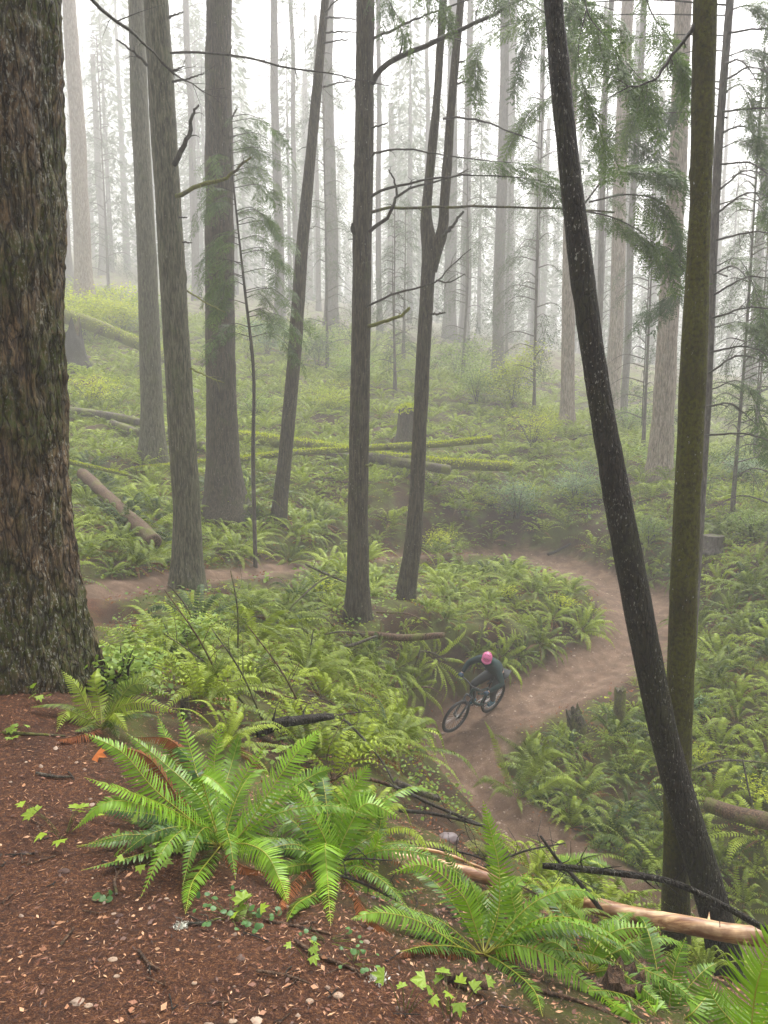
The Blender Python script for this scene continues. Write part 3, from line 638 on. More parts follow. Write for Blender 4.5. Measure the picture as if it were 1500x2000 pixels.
# ------------------------------------------------------------------ trees fading into the fog
def crown_template(seed, h0, h1, n, reach, twl, ntw):
    r = np.random.default_rng(seed); SL, SW = Soup(), Soup()
    for k in range(n):
        z = h0 + (h1 - h0) * (k + r.random()) / n; a = r.uniform(0, 6.283); f = 1 - .65 * (z - h0) / (h1 - h0); L_ = reach * f * r.uniform(.6, 1.1)
        d = np.array([math.cos(a), math.sin(a), 0]); b = np.array([0, 0, z])
        limb(SL, SW, [b, b + d * L_ * .5 + [0, 0, .12 * L_], b + d * L_ + [0, 0, -.18 * L_]], .035, ntw, twl * f + .3, r, .5, .22, lo=True, sides=3)
    tube(SW, [[0, 0, h0 - .3], [0, 0, (h0 + h1) / 2], [0, 0, h1]], .03, 4, tint=.99)      # thin core tube down the axis, put in to bridge the separate limbs
    return SL, SW
CROWNS = []
for k, args in enumerate([(1, 7, 30, 44, 3.0, 1.2, 12), (2, 4, 26, 44, 2.8, 1.1, 12), (3, 1.2, 15, 44, 2.2, .85, 12), (4, 12, 32, 36, 3.2, 1.3, 12), (5, .8, 9, 36, 1.7, .7, 11)]):
    SL, SW = crown_template(*args); CROWNS.append((SW.mesh('limbs', M['bark_far']), SL.mesh('foliage', M['needle_far'])))
def far_tree(px, Y, wd, label, group=None, mat='bark_far', crown=None, py=None, tip=False, top=50, cat_name='fir_tree', lean=0, rs=1.):
    Y0 = Y; x = P(px, 900, Y)[0]; Y = float(far(Y)); z = hz(x, Y); b = np.array([x, Y, z])
    root = empty(cat_name, b, label, 'tree', group); m_ = mpp(b + [0, 0, 3]); rad = wd * .5 * m_
    H = top - z if not tip else tip * (Y / Y0) ** .7; n = 16 if not tip else 12
    zz = np.linspace(-.3, H, n); lx = lean * zz
    C = np.stack([b[0] + lx + (vnoise(np.stack([zz * .15, zz * 0 + px, zz * 0], 1)) - .5) * .3, b[1] + zz * 0, b[2] + zz], 1)
    rr = rad * (1.0 - (.93 if tip else .45) * zz.clip(0) / H) * (1 + .45 * np.exp(-zz.clip(0) / .6)); S = Soup()
    C = catmull(C, 40); rr = np.interp(np.linspace(0, 1, 40), np.linspace(0, 1, n), rr)
    tube(S, C, rr, 14, amp=rad * .12, freq=2.5, stretch=.3, seed=int(px) % 97)
    S.build('trunk', M[mat], root, smooth=True)
    if crown is not None:
        for nm, me in zip(('limbs', 'crown'), CROWNS[crown]):
            o = bpy.data.objects.new(nm, me); sc.collection.objects.link(o); o.parent = root
            o.rotation_euler = (0, 0, random.uniform(0, 6.28)); s_ = random.uniform(.85, 1.15) * rs * (Y / Y0) ** .7; o.scale = (s_, s_, s_)
    return root
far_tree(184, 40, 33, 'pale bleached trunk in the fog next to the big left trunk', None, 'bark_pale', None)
far_tree(147, 46, 28, 'faint broad trunk just left of the bleached one', None, 'bark_far', None)
far_tree(222, 52, 16, 'thin foggy trunk right of the bleached one', None, 'bark_far', 3)
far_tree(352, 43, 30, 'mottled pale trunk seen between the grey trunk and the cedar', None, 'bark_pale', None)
far_tree(551, 44, 20, 'foggy trunk left of the thin leaning trunk', None, 'bark_far', 0)
far_tree(583, 47, 12, 'narrow foggy trunk close behind the thin leaning trunk', None, 'bark_far', None)
far_tree(650, 42, 27, 'broad furrowed foggy trunk left of the central trunk', None, 'bark_far', 3)
far_tree(625, 50, 10, 'very thin foggy trunk beside the broad furrowed one', None, 'bark_far', None)
far_tree(741, 44, 12, 'thin foggy trunk just right of the central trunk', None, 'bark_far', 3)
far_tree(763, 55, 18, 'faint trunk between the central trunk and the forked tree', None, 'bark_far', 1)
far_tree(905, 46, 18, 'foggy trunk just right of the forked tree', None, 'bark_far', 1)
far_tree(968, 40, 22, 'foggy trunk rising above the bright shrubs', None, 'bark_far', 0)
far_tree(1037, 48, 14, 'slim foggy trunk left of the leaning black trunk', None, 'bark_far', 2)
far_tree(1052, 56, 14, 'second slim foggy trunk left of the leaning black trunk', None, 'bark_far', 1)
far_tree(1158, 36, 12, 'narrow grey trunk right behind the leaning black trunk', None, 'bark_far', None)
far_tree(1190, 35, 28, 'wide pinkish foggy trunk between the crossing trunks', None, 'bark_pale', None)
far_tree(1216, 38, 14, 'thin foggy trunk beside the wide pinkish one', None, 'bark_far', 3)
far_tree(1455, 44, 20, 'faint trunk at the far right edge in the fog', None, 'bark_far', 1)
r_ = np.random.default_rng(5)
for k in range(40):
    Y = r_.uniform(44, 76); px = -120 + 1740 * (k + r_.random()) / 40
    far_tree(px, Y, r_.uniform(9, 26) * 50 / Y, 'faint grey trunk almost lost in the white fog', 'ghostly trunks deep in the fog', 'bark_far', int(r_.choice([0, 1, 3])), top=r_.uniform(48, 58), rs=1.25)
SL, SW = Soup(), Soup(); rr_ = np.random.default_rng(8)
n = 60 * 16; z = rr_.uniform(3, 46, n); a = rr_.uniform(0, 6.28, n); q = np.sqrt(rr_.random(n)) * 4.6 * (1.05 - z / 50); b = np.stack([np.cos(a) * q, np.sin(a) * q, z - q * .25], 1)
d = norm(np.stack([np.cos(a), np.sin(a), rr_.normal(-.45, .25, n)], 1)); add_rhombs(SL, b, d, norm(np.cross(d, rr_.normal(0, .4, (n, 3)) + [0, 0, 1])), rr_.uniform(.7, 1.8, n), rr_.uniform(.12, .3, n), rr_.uniform(.2, .8, n))
FARC = SL.arr(); SL = Soup(); n = 260; Y = rr_.uniform(110, 370, n); X = (rr_.random(n) * 2 - 1) * (.62 * Y + 10); Z = height(X, Y) - rr_.uniform(0, 3, n); an = rr_.uniform(0, 6.28, n); s_ = rr_.uniform(.7, 1.3, n); c_, q_ = np.cos(an) * s_, np.sin(an) * s_; O = np.zeros(n)
SL.place(FARC, np.stack([np.stack([c_, -q_, O], -1), np.stack([q_, c_, O], -1), np.stack([O, O, s_], -1)], 1), np.stack([X, Y, Z], 1))
for x, y, z_, k in zip(X, Y, Z, s_): tube(SL, [[x, y, z_ - 1], [x, y, z_ + 25 * k], [x, y, z_ + 47 * k]], [.5 * k, .3 * k, .05], 6, tint=.99)
tag(SL.build('far_wood', M['needle_far']), 'conifer wood dissolving into white fog in the far distance', 'wood', None, 'stuff')
# hemlocks of the understorey, foliage down to the ferns
for k, (px, Y, cr, tp, lb) in enumerate([(1040, 33, 2, 13, 'young hemlock with tiered sprays left of the leaning trunk'), (790, 38, 4, 8, 'small hemlock above the ferns between the two centre trees'), (770, 33, 4, 7, 'little pale green hemlock right behind the central trunk'),
                                     (905, 36, 2, 12, 'feathery hemlock behind the forked tree'), (1250, 31, 2, 12, 'hemlock glimpsed between the crossing trunks'), (1440, 23, 2, 13, 'dense hemlock filling the right edge'),
                                     (1520, 19, 2, 12, 'hemlock reaching in from beyond the right edge'), (1470, 30, 4, 8, 'low hemlock on the right slope in the fog'), (640, 36, 2, 12, 'airy hemlock behind the thin leaning trunk'),
                                     (1165, 40, 2, 14, 'foggy hemlock right of the leaning trunk'), (230, 45, 2, 13, 'foggy hemlock between the bleached trunk and the slim grey one'), (985, 44, 2, 15, 'tall hazy hemlock above the bright shrubs')]):
    far_tree(px, Y, 4 + 90 / Y, lb, None, 'bark_far', cr, tip=tp, cat_name='hemlock_tree', rs=1.)
# ------------------------------------------------------------------ ferns
def frond(S, C, wmax, npin, r, detail=2, roll=0., tint=.5, fwd=22, droop=.25, t0=.1, rach=.0022, up=None, curl=0.):
    """a sword fern frond along C: a stalk with narrow leaflets on both sides"""
    n = 26; C = catmull(C, n); L = np.linalg.norm(np.diff(C, axis=0), axis=1).sum()
    T = norm(np.gradient(C, axis=0)); upv = np.array([0, 0, 1.]) if up is None else norm(up)
    sd = np.cross(T, upv); bad = np.linalg.norm(sd, axis=1) < .15
    if bad.any():
        good = np.where(~bad)[0]; 
        for i in np.where(bad)[0]: sd[i] = sd[good[np.abs(good - i).argmin()]] if len(good) else [1, 0, 0]
    s = norm(sd)
    for i in range(1, n):                       # keep one face of the frond from flipping
        if s[i] @ s[i - 1] < 0: s[i] *= -1
    nn = norm(np.cross(s, T)); 
    if roll: s, nn = s * math.cos(roll) + nn * math.sin(roll), nn * math.cos(roll) - s * math.sin(roll)
    t = t0 + (1 - t0 - .01) * (np.arange(npin) + .5) / npin; u = t * (n - 1); i = np.minimum(u.astype(int), n - 2); f = (u - i)[:, None]
    ip = lambda A_: A_[i] * (1 - f) + A_[i + 1] * f
    b, tt, ss, nv = ip(C), norm(ip(T)), norm(ip(s)), norm(ip(nn))
    prof = np.where(t < .32, .62 + .38 * ((t - t0) / (.32 - t0)) ** .8, (1 - ((t - .32) / .68) ** 1.9) * .96 + .04)
    sp = L * (1 - t0) / npin
    for g in (-1, 1):
        ln = wmax * prof * r.uniform(.9, 1.06, npin); a = np.radians(fwd + 22 * t ** 2 + r.normal(0, 4, npin))[:, None]
        d = norm(ss * g * np.cos(a) + tt * np.sin(a) - nv * (droop + r.normal(0, .07, npin))[:, None])
        wv = norm(tt - d * (tt * d).sum(1, keepdims=True)); wv = norm(wv + nv * r.normal(.12, .16, npin)[:, None])
        hw = (np.minimum(.50 * sp, ln * .3) * r.uniform(.8, 1.05, npin))[:, None]; l = ln[:, None]
        dr = -nv * (l * .13)
        tn = np.clip(tint + r.normal(0, .05, npin) + .12 * (t - .5), 0, .94) if tint < .945 else np.full(npin, tint)
        if detail >= 2:
            V = np.stack([b - wv * hw * .55, b + wv * hw * .95, b + d * l * .38 + wv * hw * .72, b + d * l * .38 - wv * hw * .72,
                          b + d * l * .76 + dr * .6 + wv * hw * .42, b + d * l * .76 + dr * .6 - wv * hw * .42, b + d * l + dr * 1.2 + wv * hw * .1], 1)
            o = np.arange(npin)[:, None] * 7
            S.add(V.reshape(-1, 3), np.concatenate([o + [0, 1, 2, 3], o + [3, 2, 4, 5]]), o + [5, 4, 6], np.repeat(tn, 7))
        else:
            V = np.stack([b - wv * hw * .5, b + wv * hw * .8, b + d * l * .5 + wv * hw * .75, b + d * l + dr, b + d * l * .5 - wv * hw * .75], 1)
            o = np.arange(npin)[:, None] * 5
            S.add(V.reshape(-1, 3), o + [0, 1, 2, 4], o + [4, 2, 3], np.repeat(tn, 5))
    tube(S, C[::2] if detail < 2 else C, np.linspace(rach, rach * .3, n)[::2] if detail < 2 else np.linspace(rach, rach * .3, n), 3 if detail < 2 else 5, tint=.99, cap=False)
def fern_template(seed, nf, L, w, npin, detail=1, spread=1., extra_dead=0, base_t=.45):
    r = np.random.default_rng(seed); S = Soup()
    for k in range(nf):
        a = 2.4 * k + r.uniform(-.3, .3); el = R(r.uniform(38, 78)) * (1 if k > nf * .45 else .72); l = L * r.uniform(.65, 1.1)
        d = np.array([math.cos(a), math.sin(a), 0]); ce, se = math.cos(el) * spread, math.sin(el)
        b = d * .03; c1 = d * ce * l * .38 + [0, 0, se * l * .40]; c2 = d * (ce * l * .70 + .10 * l) + [0, 0, se * l * .58]; c3 = d * (ce * l * .88 + .28 * l) + np.array([0, 0, se * l * (.50 - .3 * r.random())])
        bend = np.array([-d[1], d[0], 0]) * r.normal(0, .08) * l
        frond(S, [b, c1 + bend * .3, c2 + bend * .7, c3 + bend], w * .5 * r.uniform(.85, 1.1), npin, r, detail, r.normal(0, .25), base_t + r.normal(0, .14), droop=.22, rach=.003)
    for k in range(nf // 4):                    # the dead skirt lying round the crown
        a = r.uniform(0, 6.28); l = L * r.uniform(.5, .85); d = np.array([math.cos(a), math.sin(a), 0]); frond(S, [d * .02, d * l * .4 + [0, 0, .10 * l], d * l * .75 + [0, 0, .02], d * l - [0, 0, .10 * l]], w * .4, int(npin * .8), r, 1, r.normal(0, .5), .955, droop=.6, rach=.003)
    return S
def ladyfern_template(seed, nf, L, npin):
    """broader, softer fern"""
    r = np.random.default_rng(seed); S = Soup()
    for k in range(nf):
        a = 2.4 * k + r.uniform(-.4, .4); l = L * r.uniform(.6, 1.1); d = np.array([math.cos(a), math.sin(a), 0]); el = r.uniform(.35, .9)
        frond(S, [d * .02, d * l * .35 + [0, 0, el * l * .45], d * l * .7 + [0, 0, el * l * .5], d * l + [0, 0, el * l * .2]], l * .15, npin, r, 1, r.normal(0, .3), .7 + r.normal(0, .12), fwd=30, droop=.3)
    return S
FERN = [fern_template(k, nf, L, .12 * L / .8 * 1.1, 24, 1, sp, 0, bt) for k, (nf, L, sp, bt) in enumerate([(20, .85, 1, .45), (17, .8, 1.15, .58), (23, 1.0, .92, .30), (13, .75, 1.25, .72), (19, .95, 1.05, .5), (24, .8, 1.1, .38)])]
FERN_ME = [s.mesh('sword_fern', M['fern']) for s in FERN]
FERN_HI = [fern_template(40 + k, 18 + 2 * k, .85, .125, 38, 2, 1.08, 0, .5) for k in range(3)]
FERN_HI_ME = [s.mesh('sword_fern', M['fern']) for s in FERN_HI]
FERN_LO = [fern_template(60 + k, 13, .9, .15, 13, 1, 1.1, 0, .52).arr() for k in range(3)] + [ladyfern_template(80, 9, .6, 12).arr()]

# logs and other footprints that ferns keep clear of
KEEP = [(hzz[0], hzz[1], .45) for hzz in [o.location for o in bpy.data.objects if o.parent is None and o.type == 'EMPTY']]
def inside(poly, x, y):
    c = False; j = len(poly) - 1
    for i in range(len(poly)):
        if (poly[i][1] > y) != (poly[j][1] > y) and x < (poly[j][0] - poly[i][0]) * (y - poly[i][1]) / (poly[j][1] - poly[i][1]) + poly[i][0]: c = not c
        j = i
    return c
OPEN = [[(655, 1165), (748, 1165), (748, 1222), (655, 1222)], [(768, 1060), (832, 1060), (815, 1165), (760, 1165)], [(140, 1150), (230, 1122), (340, 1118), (345, 1175), (260, 1205), (150, 1240)], [(395, 1118), (500, 1104), (618, 1094), (618, 1120), (500, 1138), (400, 1155)],
        [(930, 1062), (1040, 1060), (1190, 1105), (1315, 1175), (1315, 1290), (1235, 1310), (1150, 1378), (1030, 1425), (985, 1470), (962, 1500), (945, 1560), (1000, 1640), (1080, 1700), (1010, 1700),
         (925, 1610), (840, 1560), (795, 1510), (790, 1455), (850, 1400), (870, 1330), (985, 1330), (1000, 1360), (1130, 1300), (1215, 1250), (1190, 1190), (1130, 1130), (1000, 1088), (920, 1088)]]
def blocks(x, y, z, s=1.):
    return any(inside(pl_, *project(np.array([x + q[0] * s, y, z + q[1] * s]))) for pl_ in OPEN for q in ((0, .12), (0, .32), (0, .5), (.38, .3), (-.38, .3)))
def scatter_ferns():
    r = np.random.default_rng(77); pts = []
    cell = {}
    def ok(x, y, md):
        cx, cy = int(x // 1), int(y // 1)
        for a in (-1, 0, 1):
            for b in (-1, 0, 1):
                for q in cell.get((cx + a, cy + b), ()):
                    if (q[0] - x) ** 2 + (q[1] - y) ** 2 < md * md: return False
        return True
    n = 30000; Y = 3.0 + 62 * r.random(n) ** 1.1; X = (r.random(n) * 2 - 1) * (.60 * Y + 1.2)
    td, tz_, tw = trail_dist(X, Y); ZZ = height(X, Y); pd = path_dist(X, Y); den = fbm(np.stack([X * .35, Y * .35, X * 0], 1), 31, 3)
    for x, y, d, w_, p, dn, rise, zz_ in zip(X, Y, td, tw, pd, den, ZZ - tz_, ZZ):
        md = .78 if y < 11.5 and x < .8 else .6 if y < 20 else .56 + (y - 20) * .012
        if d < w_ + (.30 if rise < .22 else .05) - (.25 if w_ < .45 else 0) or p < (1.75 if y > 4.8 else 2.15): continue
        if dn < .33 and r.random() < .5 and y > 20: continue
        if any((q[0] - x) ** 2 + (q[1] - y) ** 2 < q[2] ** 2 for q in KEEP): continue
        if y < 4.6 and x > .8: continue
        if y < 5 and r.random() < .3: continue
        if y < 24 and blocks(x, y, zz_): continue
        if not ok(x, y, md): continue
        cell.setdefault((int(x // 1), int(y // 1)), []).append((x, y)); pts.append((x, y, d - w_))
    return pts
fp_ = scatter_ferns(); fx = np.array([(a, b) for a, b, _ in fp_]); fz = height(fx[:, 0], fx[:, 1]); fpos = np.c_[fx, fz]
vis = []
px_, py_ = project(fpos + [0, 0, .4])
order = np.argsort(fpos[:, 1]); near_idx = []; far_idx = []
for i in order:
    inf = -60 < px_[i] < 1560 and py_[i] < 2060
    if inf and len(near_idx) < 288:
        p = fpos[i] + [0, 0, .75]; q = CAM + (p - CAM) * np.linspace(.25, .96, 26)[:, None]
        if (q[:, 2] < height(q[:, 0], q[:, 1]) - .02).any(): far_idx.append(i); continue
        near_idx.append(i)
    else: far_idx.append(i)
def region(p):
    x, y, z = p; X_, Y_ = project(p)
    if y < 8.6 and x < 1.2: return 'sword fern on the near bank below the footpath', 'sword ferns on the near bank'
    if y < 12.4 and x > 1.2 and X_ < 1330: return 'sword fern on the low ground between trail and crossing trunks', 'sword ferns below the crossing trunks'
    if X_ > 1330 and y < 26: return 'sword fern on the slope right of the mossy trunk', 'sword ferns on the right slope'
    if 480 < X_ < 1230 and y < 20.5: return 'sword fern on the mound inside the trail bend', 'sword ferns on the mound'
    if X_ <= 480 and y < 13: return 'sword fern between the big left trunk and the grey knotted trunk', 'sword ferns in the left hollow'
    return 'sword fern on the slope behind the trail below the fallen logs', 'sword ferns behind the trail'
r_ = np.random.default_rng(9)
for k, i in enumerate(near_idx):
    p = fpos[i]; hi = p[1] < 9; me = FERN_HI_ME[k % 3] if hi else FERN_ME[int(r_.integers(0, 6))]
    o = bpy.data.objects.new('sword_fern', me); sc.collection.objects.link(o); o.location = tuple(p + [0, 0, -.02])
    s_ = r_.uniform(.7, 1.38) * (1.0 if p[1] > 7 else .82 if p[1] > 5 else .5); o.scale = (s_, s_, s_ * r_.uniform(.8, 1.1)); e_ = .35; gx, gy = (hz(p[0] + e_, p[1]) - hz(p[0] - e_, p[1])) / (2 * e_), (hz(p[0], p[1] + e_) - hz(p[0], p[1] - e_)) / (2 * e_); q_ = Vector((0, 0, 1)).rotation_difference(Vector((-gx * .75 + r_.normal(0, .12), -gy * .75 + r_.normal(0, .12), 1)).normalized()); o.rotation_mode = 'QUATERNION'; o.rotation_quaternion = q_ @ Matrix.Rotation(r_.uniform(0, 6.28), 3, 'Z').to_quaternion()
    lb, g = region(p); tag(o, lb, 'fern', g)
S = Soup()
def rotz(n, r, s):
    a = r.uniform(0, 6.283, n); c_, s_ = np.cos(a), np.sin(a); Z = np.zeros(n); O = np.ones(n)
    return np.stack([np.stack([c_, -s_, Z], -1), np.stack([s_, c_, Z], -1), np.stack([Z, Z, O], -1)], 1) * np.asarray(s)[:, None, None]
fi = np.array(far_idx); kk = r_.integers(0, 4, len(fi))
for q in range(4):
    a = fi[kk == q]
    S.place(FERN_LO[q], rotz(len(a), r_, r_.uniform(.75, 1.25, len(a)) * (1.12 + .014 * np.maximum(fpos[a, 1] - 20, 0))), fpos[a] - [0, 0, .02], r_.normal(.04, .13, len(a)))
# looser young ferns filling the gaps
n = 7500; Y = 5 + 56 * r_.random(n); X = (r_.random(n) * 2 - 1) * (.58 * Y + 1); td, _, tw = trail_dist(X, Y); m_ = (td > tw + .22) & (path_dist(X, Y) > 1.8)
X, Y = X[m_], Y[m_]; Z = height(X, Y); m_ = np.array([not (y < 24 and blocks(x, y, z, .6)) for x, y, z in zip(X, Y, Z)]); X, Y, Z = X[m_], Y[m_], Z[m_]; m_ = (Y > 12) | (r_.random(len(Y)) < .4); X, Y, Z = X[m_], Y[m_], Z[m_]; kk = r_.integers(0, 4, len(X))
for q in range(4):
    a = kk == q
    S.place(FERN_LO[q], rotz(a.sum(), r_, r_.uniform(.35, .7, a.sum())), np.stack([X, Y, Z - .02], 1)[a], r_.normal(.05, .14, a.sum()))
tag(S.build('fern_undergrowth', M['fern']), 'dense far ferns merging into one green carpet up the foggy slope', 'ferns', None, 'stuff')

# ------------------------------------------------------------------ low leafy cover, moss tufts and litter
def ground_leaves(name, label, cat, n, y0, y1, mat, size, hgt, seed, thr=.5, power=1., tint=(.5, .15), xf=.6, near_ok=False, elong=.45):
    r = np.random.default_rng(seed); Y = y0 + (y1 - y0) * r.random(n) ** power; X = (r.random(n) * 2 - 1) * (xf * Y + .8)
    td, _, tw = trail_dist(X, Y); pd = path_dist(X, Y); dn = fbm(np.stack([X * .9, Y * .9, X * 0], 1), seed, 3)
    m_ = (td > tw + (-.12 if name == 'leaf_litter' else .12)) & ((pd > 1.7) | near_ok) & (dn > thr); X, Y = X[m_], Y[m_]; Z = height(X, Y); n = len(X)
    b = np.stack([X, Y, Z + r.random(n) * hgt], 1); a = r.uniform(0, 6.283, n)
    d = norm(np.stack([np.cos(a), np.sin(a), r.normal(.1, .35, n)], 1)); s = norm(np.cross(d, norm(np.array([0, 0, 1.]) + r.normal(0, .35, (n, 3)))))
    sz = size * r.uniform(.5, 1.4, n) * np.clip(Y / 10, .6, 2); S = Soup(); add_rhombs(S, b, d, s, sz, sz * elong, np.clip(r.normal(tint[0], tint[1], n), 0, .94))
    return tag(S.build(name, M[mat]), label, cat, None, 'stuff')
ground_leaves('ground_cover', 'small glossy leaves creeping over the soil between the ferns', 'ground cover', 42000, 4.5, 36, 'leaf_green', .055, .16, 51, .47, .8)
ground_leaves('moss', 'yellow green moss tufts between ferns and logs', 'moss', 34000, 5, 34, 'leaf_yellow', .035, .06, 53, .52, .8, (.35, .15))
ground_leaves('leaf_litter', 'fallen brown needles and fern scraps under the ferns', 'litter', 30000, 3.0, 24, 'fern_dead', .05, .05, 57, .40, .8, (.4, .25), elong=.16)
def chips(name, label, cat, n, region_fn, mats, size, seed, box):
    r = np.random.default_rng(seed); X = r.uniform(box[0], box[1], n); Y = box[2] + (box[3] - box[2]) * r.random(n) ** 1.4; m_ = region_fn(X, Y); X, Y = X[m_], Y[m_]; Z = height(X, Y); n = len(X)
    a = r.uniform(0, 6.283, n); d = norm(np.stack([np.cos(a), np.sin(a), r.normal(0, .2, n)], 1)); s = norm(np.cross(d, norm(np.array([0, 0, 1.]) + r.normal(0, .35, (n, 3)))))
    l = size * r.lognormal(0, .45, n).clip(0, 2.2); el = r.choice([.10, .16, .4, .6], n, p=[.5, .36, .10, .04]); S = Soup(); b = np.stack([X, Y, Z + .004 + r.random(n) * .008], 1)
    add_rhombs(S, b, d, s, l, l * el * .5, np.clip(r.beta(1.6, 2.0, n), 0, .94)); return tag(S.build(name, mats), label, cat, None, 'stuff')
m, t, out = mat_new('chips'); at = t.nodes.new('ShaderNodeAttribute'); at.attribute_name = 'tint'
principled(t, out, ramp(t, at.outputs['Fac'], [(.05, (.03, .014, .009)), (.45, (.18, .066, .032)), (.75, (.38, .19, .09)), (.95, (.48, .30, .17))]), .6, None, .4); M['chips'] = m
chips('needle_litter', 'reddish needles and bark chips strewn over the near footpath', 'litter', 110000, lambda X, Y: (Y > 1.2) & (np.abs(X) < .62 * Y + .6) & (trail_dist(X, Y)[0] > 2), M['chips'], .013, 61, (-4.5, 3.6, 1.2, 5.6))
m, t, out = mat_new('gravel'); at = t.nodes.new('ShaderNodeAttribute'); at.attribute_name = 'tint'
principled(t, out, ramp(t, at.outputs['Fac'], [(.05, (.08, .045, .03)), (.5, (.17, .11, .075)), (.95, (.36, .27, .2))]), .6, None, .4); M['gravel'] = m
def pebbles(name, label, n, samples, size, seed, mat='gravel'):
    r = np.random.default_rng(seed); X, Y = samples(r, n); Z = height(X, Y); n = len(X)
    O = np.array([[1, 0, 0], [0, 1, 0], [-1, 0, 0], [0, -1, 0], [0, 0, .7], [.5, .5, .45], [-.5, .45, .4]], float)
    O = np.array([[1, .3, 0], [.2, 1, 0], [-.9, .4, 0], [-.5, -.9, 0], [.6, -.8, 0], [.45, .3, .5], [-.4, .35, .55], [0, -.5, .45]], float)
    Qf = np.array([[0, 1, 6, 5], [2, 3, 7, 6], [4, 0, 5, 7]]); Tf = np.array([[1, 2, 6], [3, 4, 7], [5, 6, 7]])
    sz = size * r.lognormal(0, .5, n); Mx = rotz(n, r, sz); Mx[:, :, 1] *= r.uniform(.5, 1, n)[:, None]; S = Soup()
    S.place((O, Qf, Tf, np.full(8, .5)), Mx, np.stack([X, Y, Z - sz * .1], 1), r.normal(0, .25, n)); return tag(S.build(name, M[mat]), label, 'gravel', None, 'stuff')
def on_trail(r, n):
    i = r.integers(100, 400, n); T = np.gradient(TR, axis=0)[i, :2]; T /= np.linalg.norm(T, axis=1, keepdims=True); o = r.normal(0, .55, n) * TRW[i] * 1.1
    return TR[i, 0] - T[:, 1] * o, TR[i, 1] + T[:, 0] * o
pebbles('gravel', 'small stones scattered over the bare bike trail', 7000, on_trail, .011, 63)
pebbles('pebbles', 'tan pebbles half sunk in the footpath', 260, lambda r, n: (r.uniform(-1.8, .9, n), r.uniform(1.3, 3.6, n)), .009, 64)

# ------------------------------------------------------------------ the foreground ferns, frond by frond
def near_fern(label, base_px, fronds, Yb=None, group=None, mat='fern_near', fill=0, seed=0, fillL=.5):
    """fronds: (list of (px, py, dY) from crown to tip, half width px, tint[, dead])"""
    b = G(*base_px) if Yb is None else P(*base_px, Yb); root = empty('sword_fern', b, label, 'fern', group); r = np.random.default_rng(seed)
    for pts, hw, tn, *rest in fronds:
        S = Soup(); W = [b + [0, 0, .01]] + [P(px, py, min(b[1] + dy, G(px, py)[1] - .07)) for px, py, dy in pts]; W = np.array(W); L = np.linalg.norm(np.diff(W, axis=0), axis=1).sum()
        dead = rest and rest[0] == 'dead'; npin = int(np.clip(L / .0155, 22, 64)); roll = rest[1] if len(rest) > 1 else r.normal(0, .2)
        toc = norm(CAM - W.mean(0)); up = norm(np.array([0, 0, .75]) + toc * .6)
        frond(S, W, 1.15 * hw * mpp(W[len(W) // 2]), npin, r, 2, roll, tn, 18, .18 if not dead else .7, .1, .0032, up)
        o = S.build('frond', M['fern_dead' if dead else mat], root); 
        if dead: o['label'] = 'withered rust brown frond'
    for k in range(fill):
        S = Soup(); a = r.uniform(0, 6.28); l = fillL * r.uniform(.6, 1.1); d = np.array([math.cos(a), math.sin(a), 0]); el = r.uniform(.25, .9)
        sl = lambda t_: max(0, 0)
        W = [b, b + d * l * .35 + [0, 0, el * l * .45], b + d * l * .7 + [0, 0, el * l * .55], b + d * l + [0, 0, el * l * .35]]
        W = np.array(W); hh = height(W[:, 0], W[:, 1]) + .03; W[1:, 2] = np.maximum(W[1:, 2], hh[1:])
        frond(S, W, .055, 34, r, 2, r.normal(0, .3), .32 + r.normal(0, .1), 20, .2, .1, .0028); S.build('frond', M[mat], root)
    return root
near_fern('large bright sword fern left of centre spreading over the footpath edge', (432, 1655), [
    ([(405, 1590, .10), (382, 1500, .22), (350, 1388, .38)], 37, .62), ([(380, 1580, .2), (343, 1490, .4), (308, 1396, .55)], 33, .5),
    ([(400, 1620, -.15), (330, 1578, -.3), (262, 1550, -.42), (165, 1518, -.5)], 38, .66), ([(372, 1600, -.05), (300, 1540, -.1), (240, 1470, -.1), (165, 1432, -.1)], 34, .62),
    ([(360, 1600, -.25), (270, 1570, -.42), (205, 1568, -.5), (142, 1622, -.55)], 30, .6), ([(392, 1560, .1), (320, 1490, .2), (245, 1430, .25)], 30, .5),
    ([(428, 1590, .15), (418, 1500, .3), (432, 1405, .4)], 30, .64), ([(440, 1610, .1), (470, 1530, .2), (520, 1450, .3)], 30, .7),
    ([(470, 1630, .0), (530, 1540, .05), (580, 1470, .12), (628, 1422, .2)], 42, .66), ([(470, 1640, .1), (545, 1560, .2), (610, 1515, .3), (650, 1500, .3)], 30, .45),
    ([(405, 1560, -.1), (395, 1515, -.15), (425, 1530, -.2), (458, 1568, -.25)], 26, .68), ([(480, 1648, -.15), (520, 1668, -.25), (545, 1715, -.32), (563, 1765, -.38)], 32, .66),
    ([(400, 1690, -.1), (375, 1725, -.15), (362, 1785, -.2)], 26, .5), ([(350, 1640, -.12), (250, 1630, -.2), (150, 1655, -.2)], 20, .2),
    ([(420, 1600, .4), (450, 1500, .6), (470, 1430, .7)], 28, .35), ([(380, 1640, .2), (300, 1610, .3), (230, 1580, .3)], 26, .25),
    ([(350, 1560, .1), (290, 1480, .1), (215, 1455, .1)], 30, .4, 'dead'), ([(400, 1550, .3), (340, 1450, .4), (260, 1440, .5)], 26, .5, 'dead'), ([(470, 1690, -.1), (520, 1705, -.2), (570, 1735, -.2)], 26, .5, 'dead')],
    None, None, 'fern_near', 14, 1, .6)
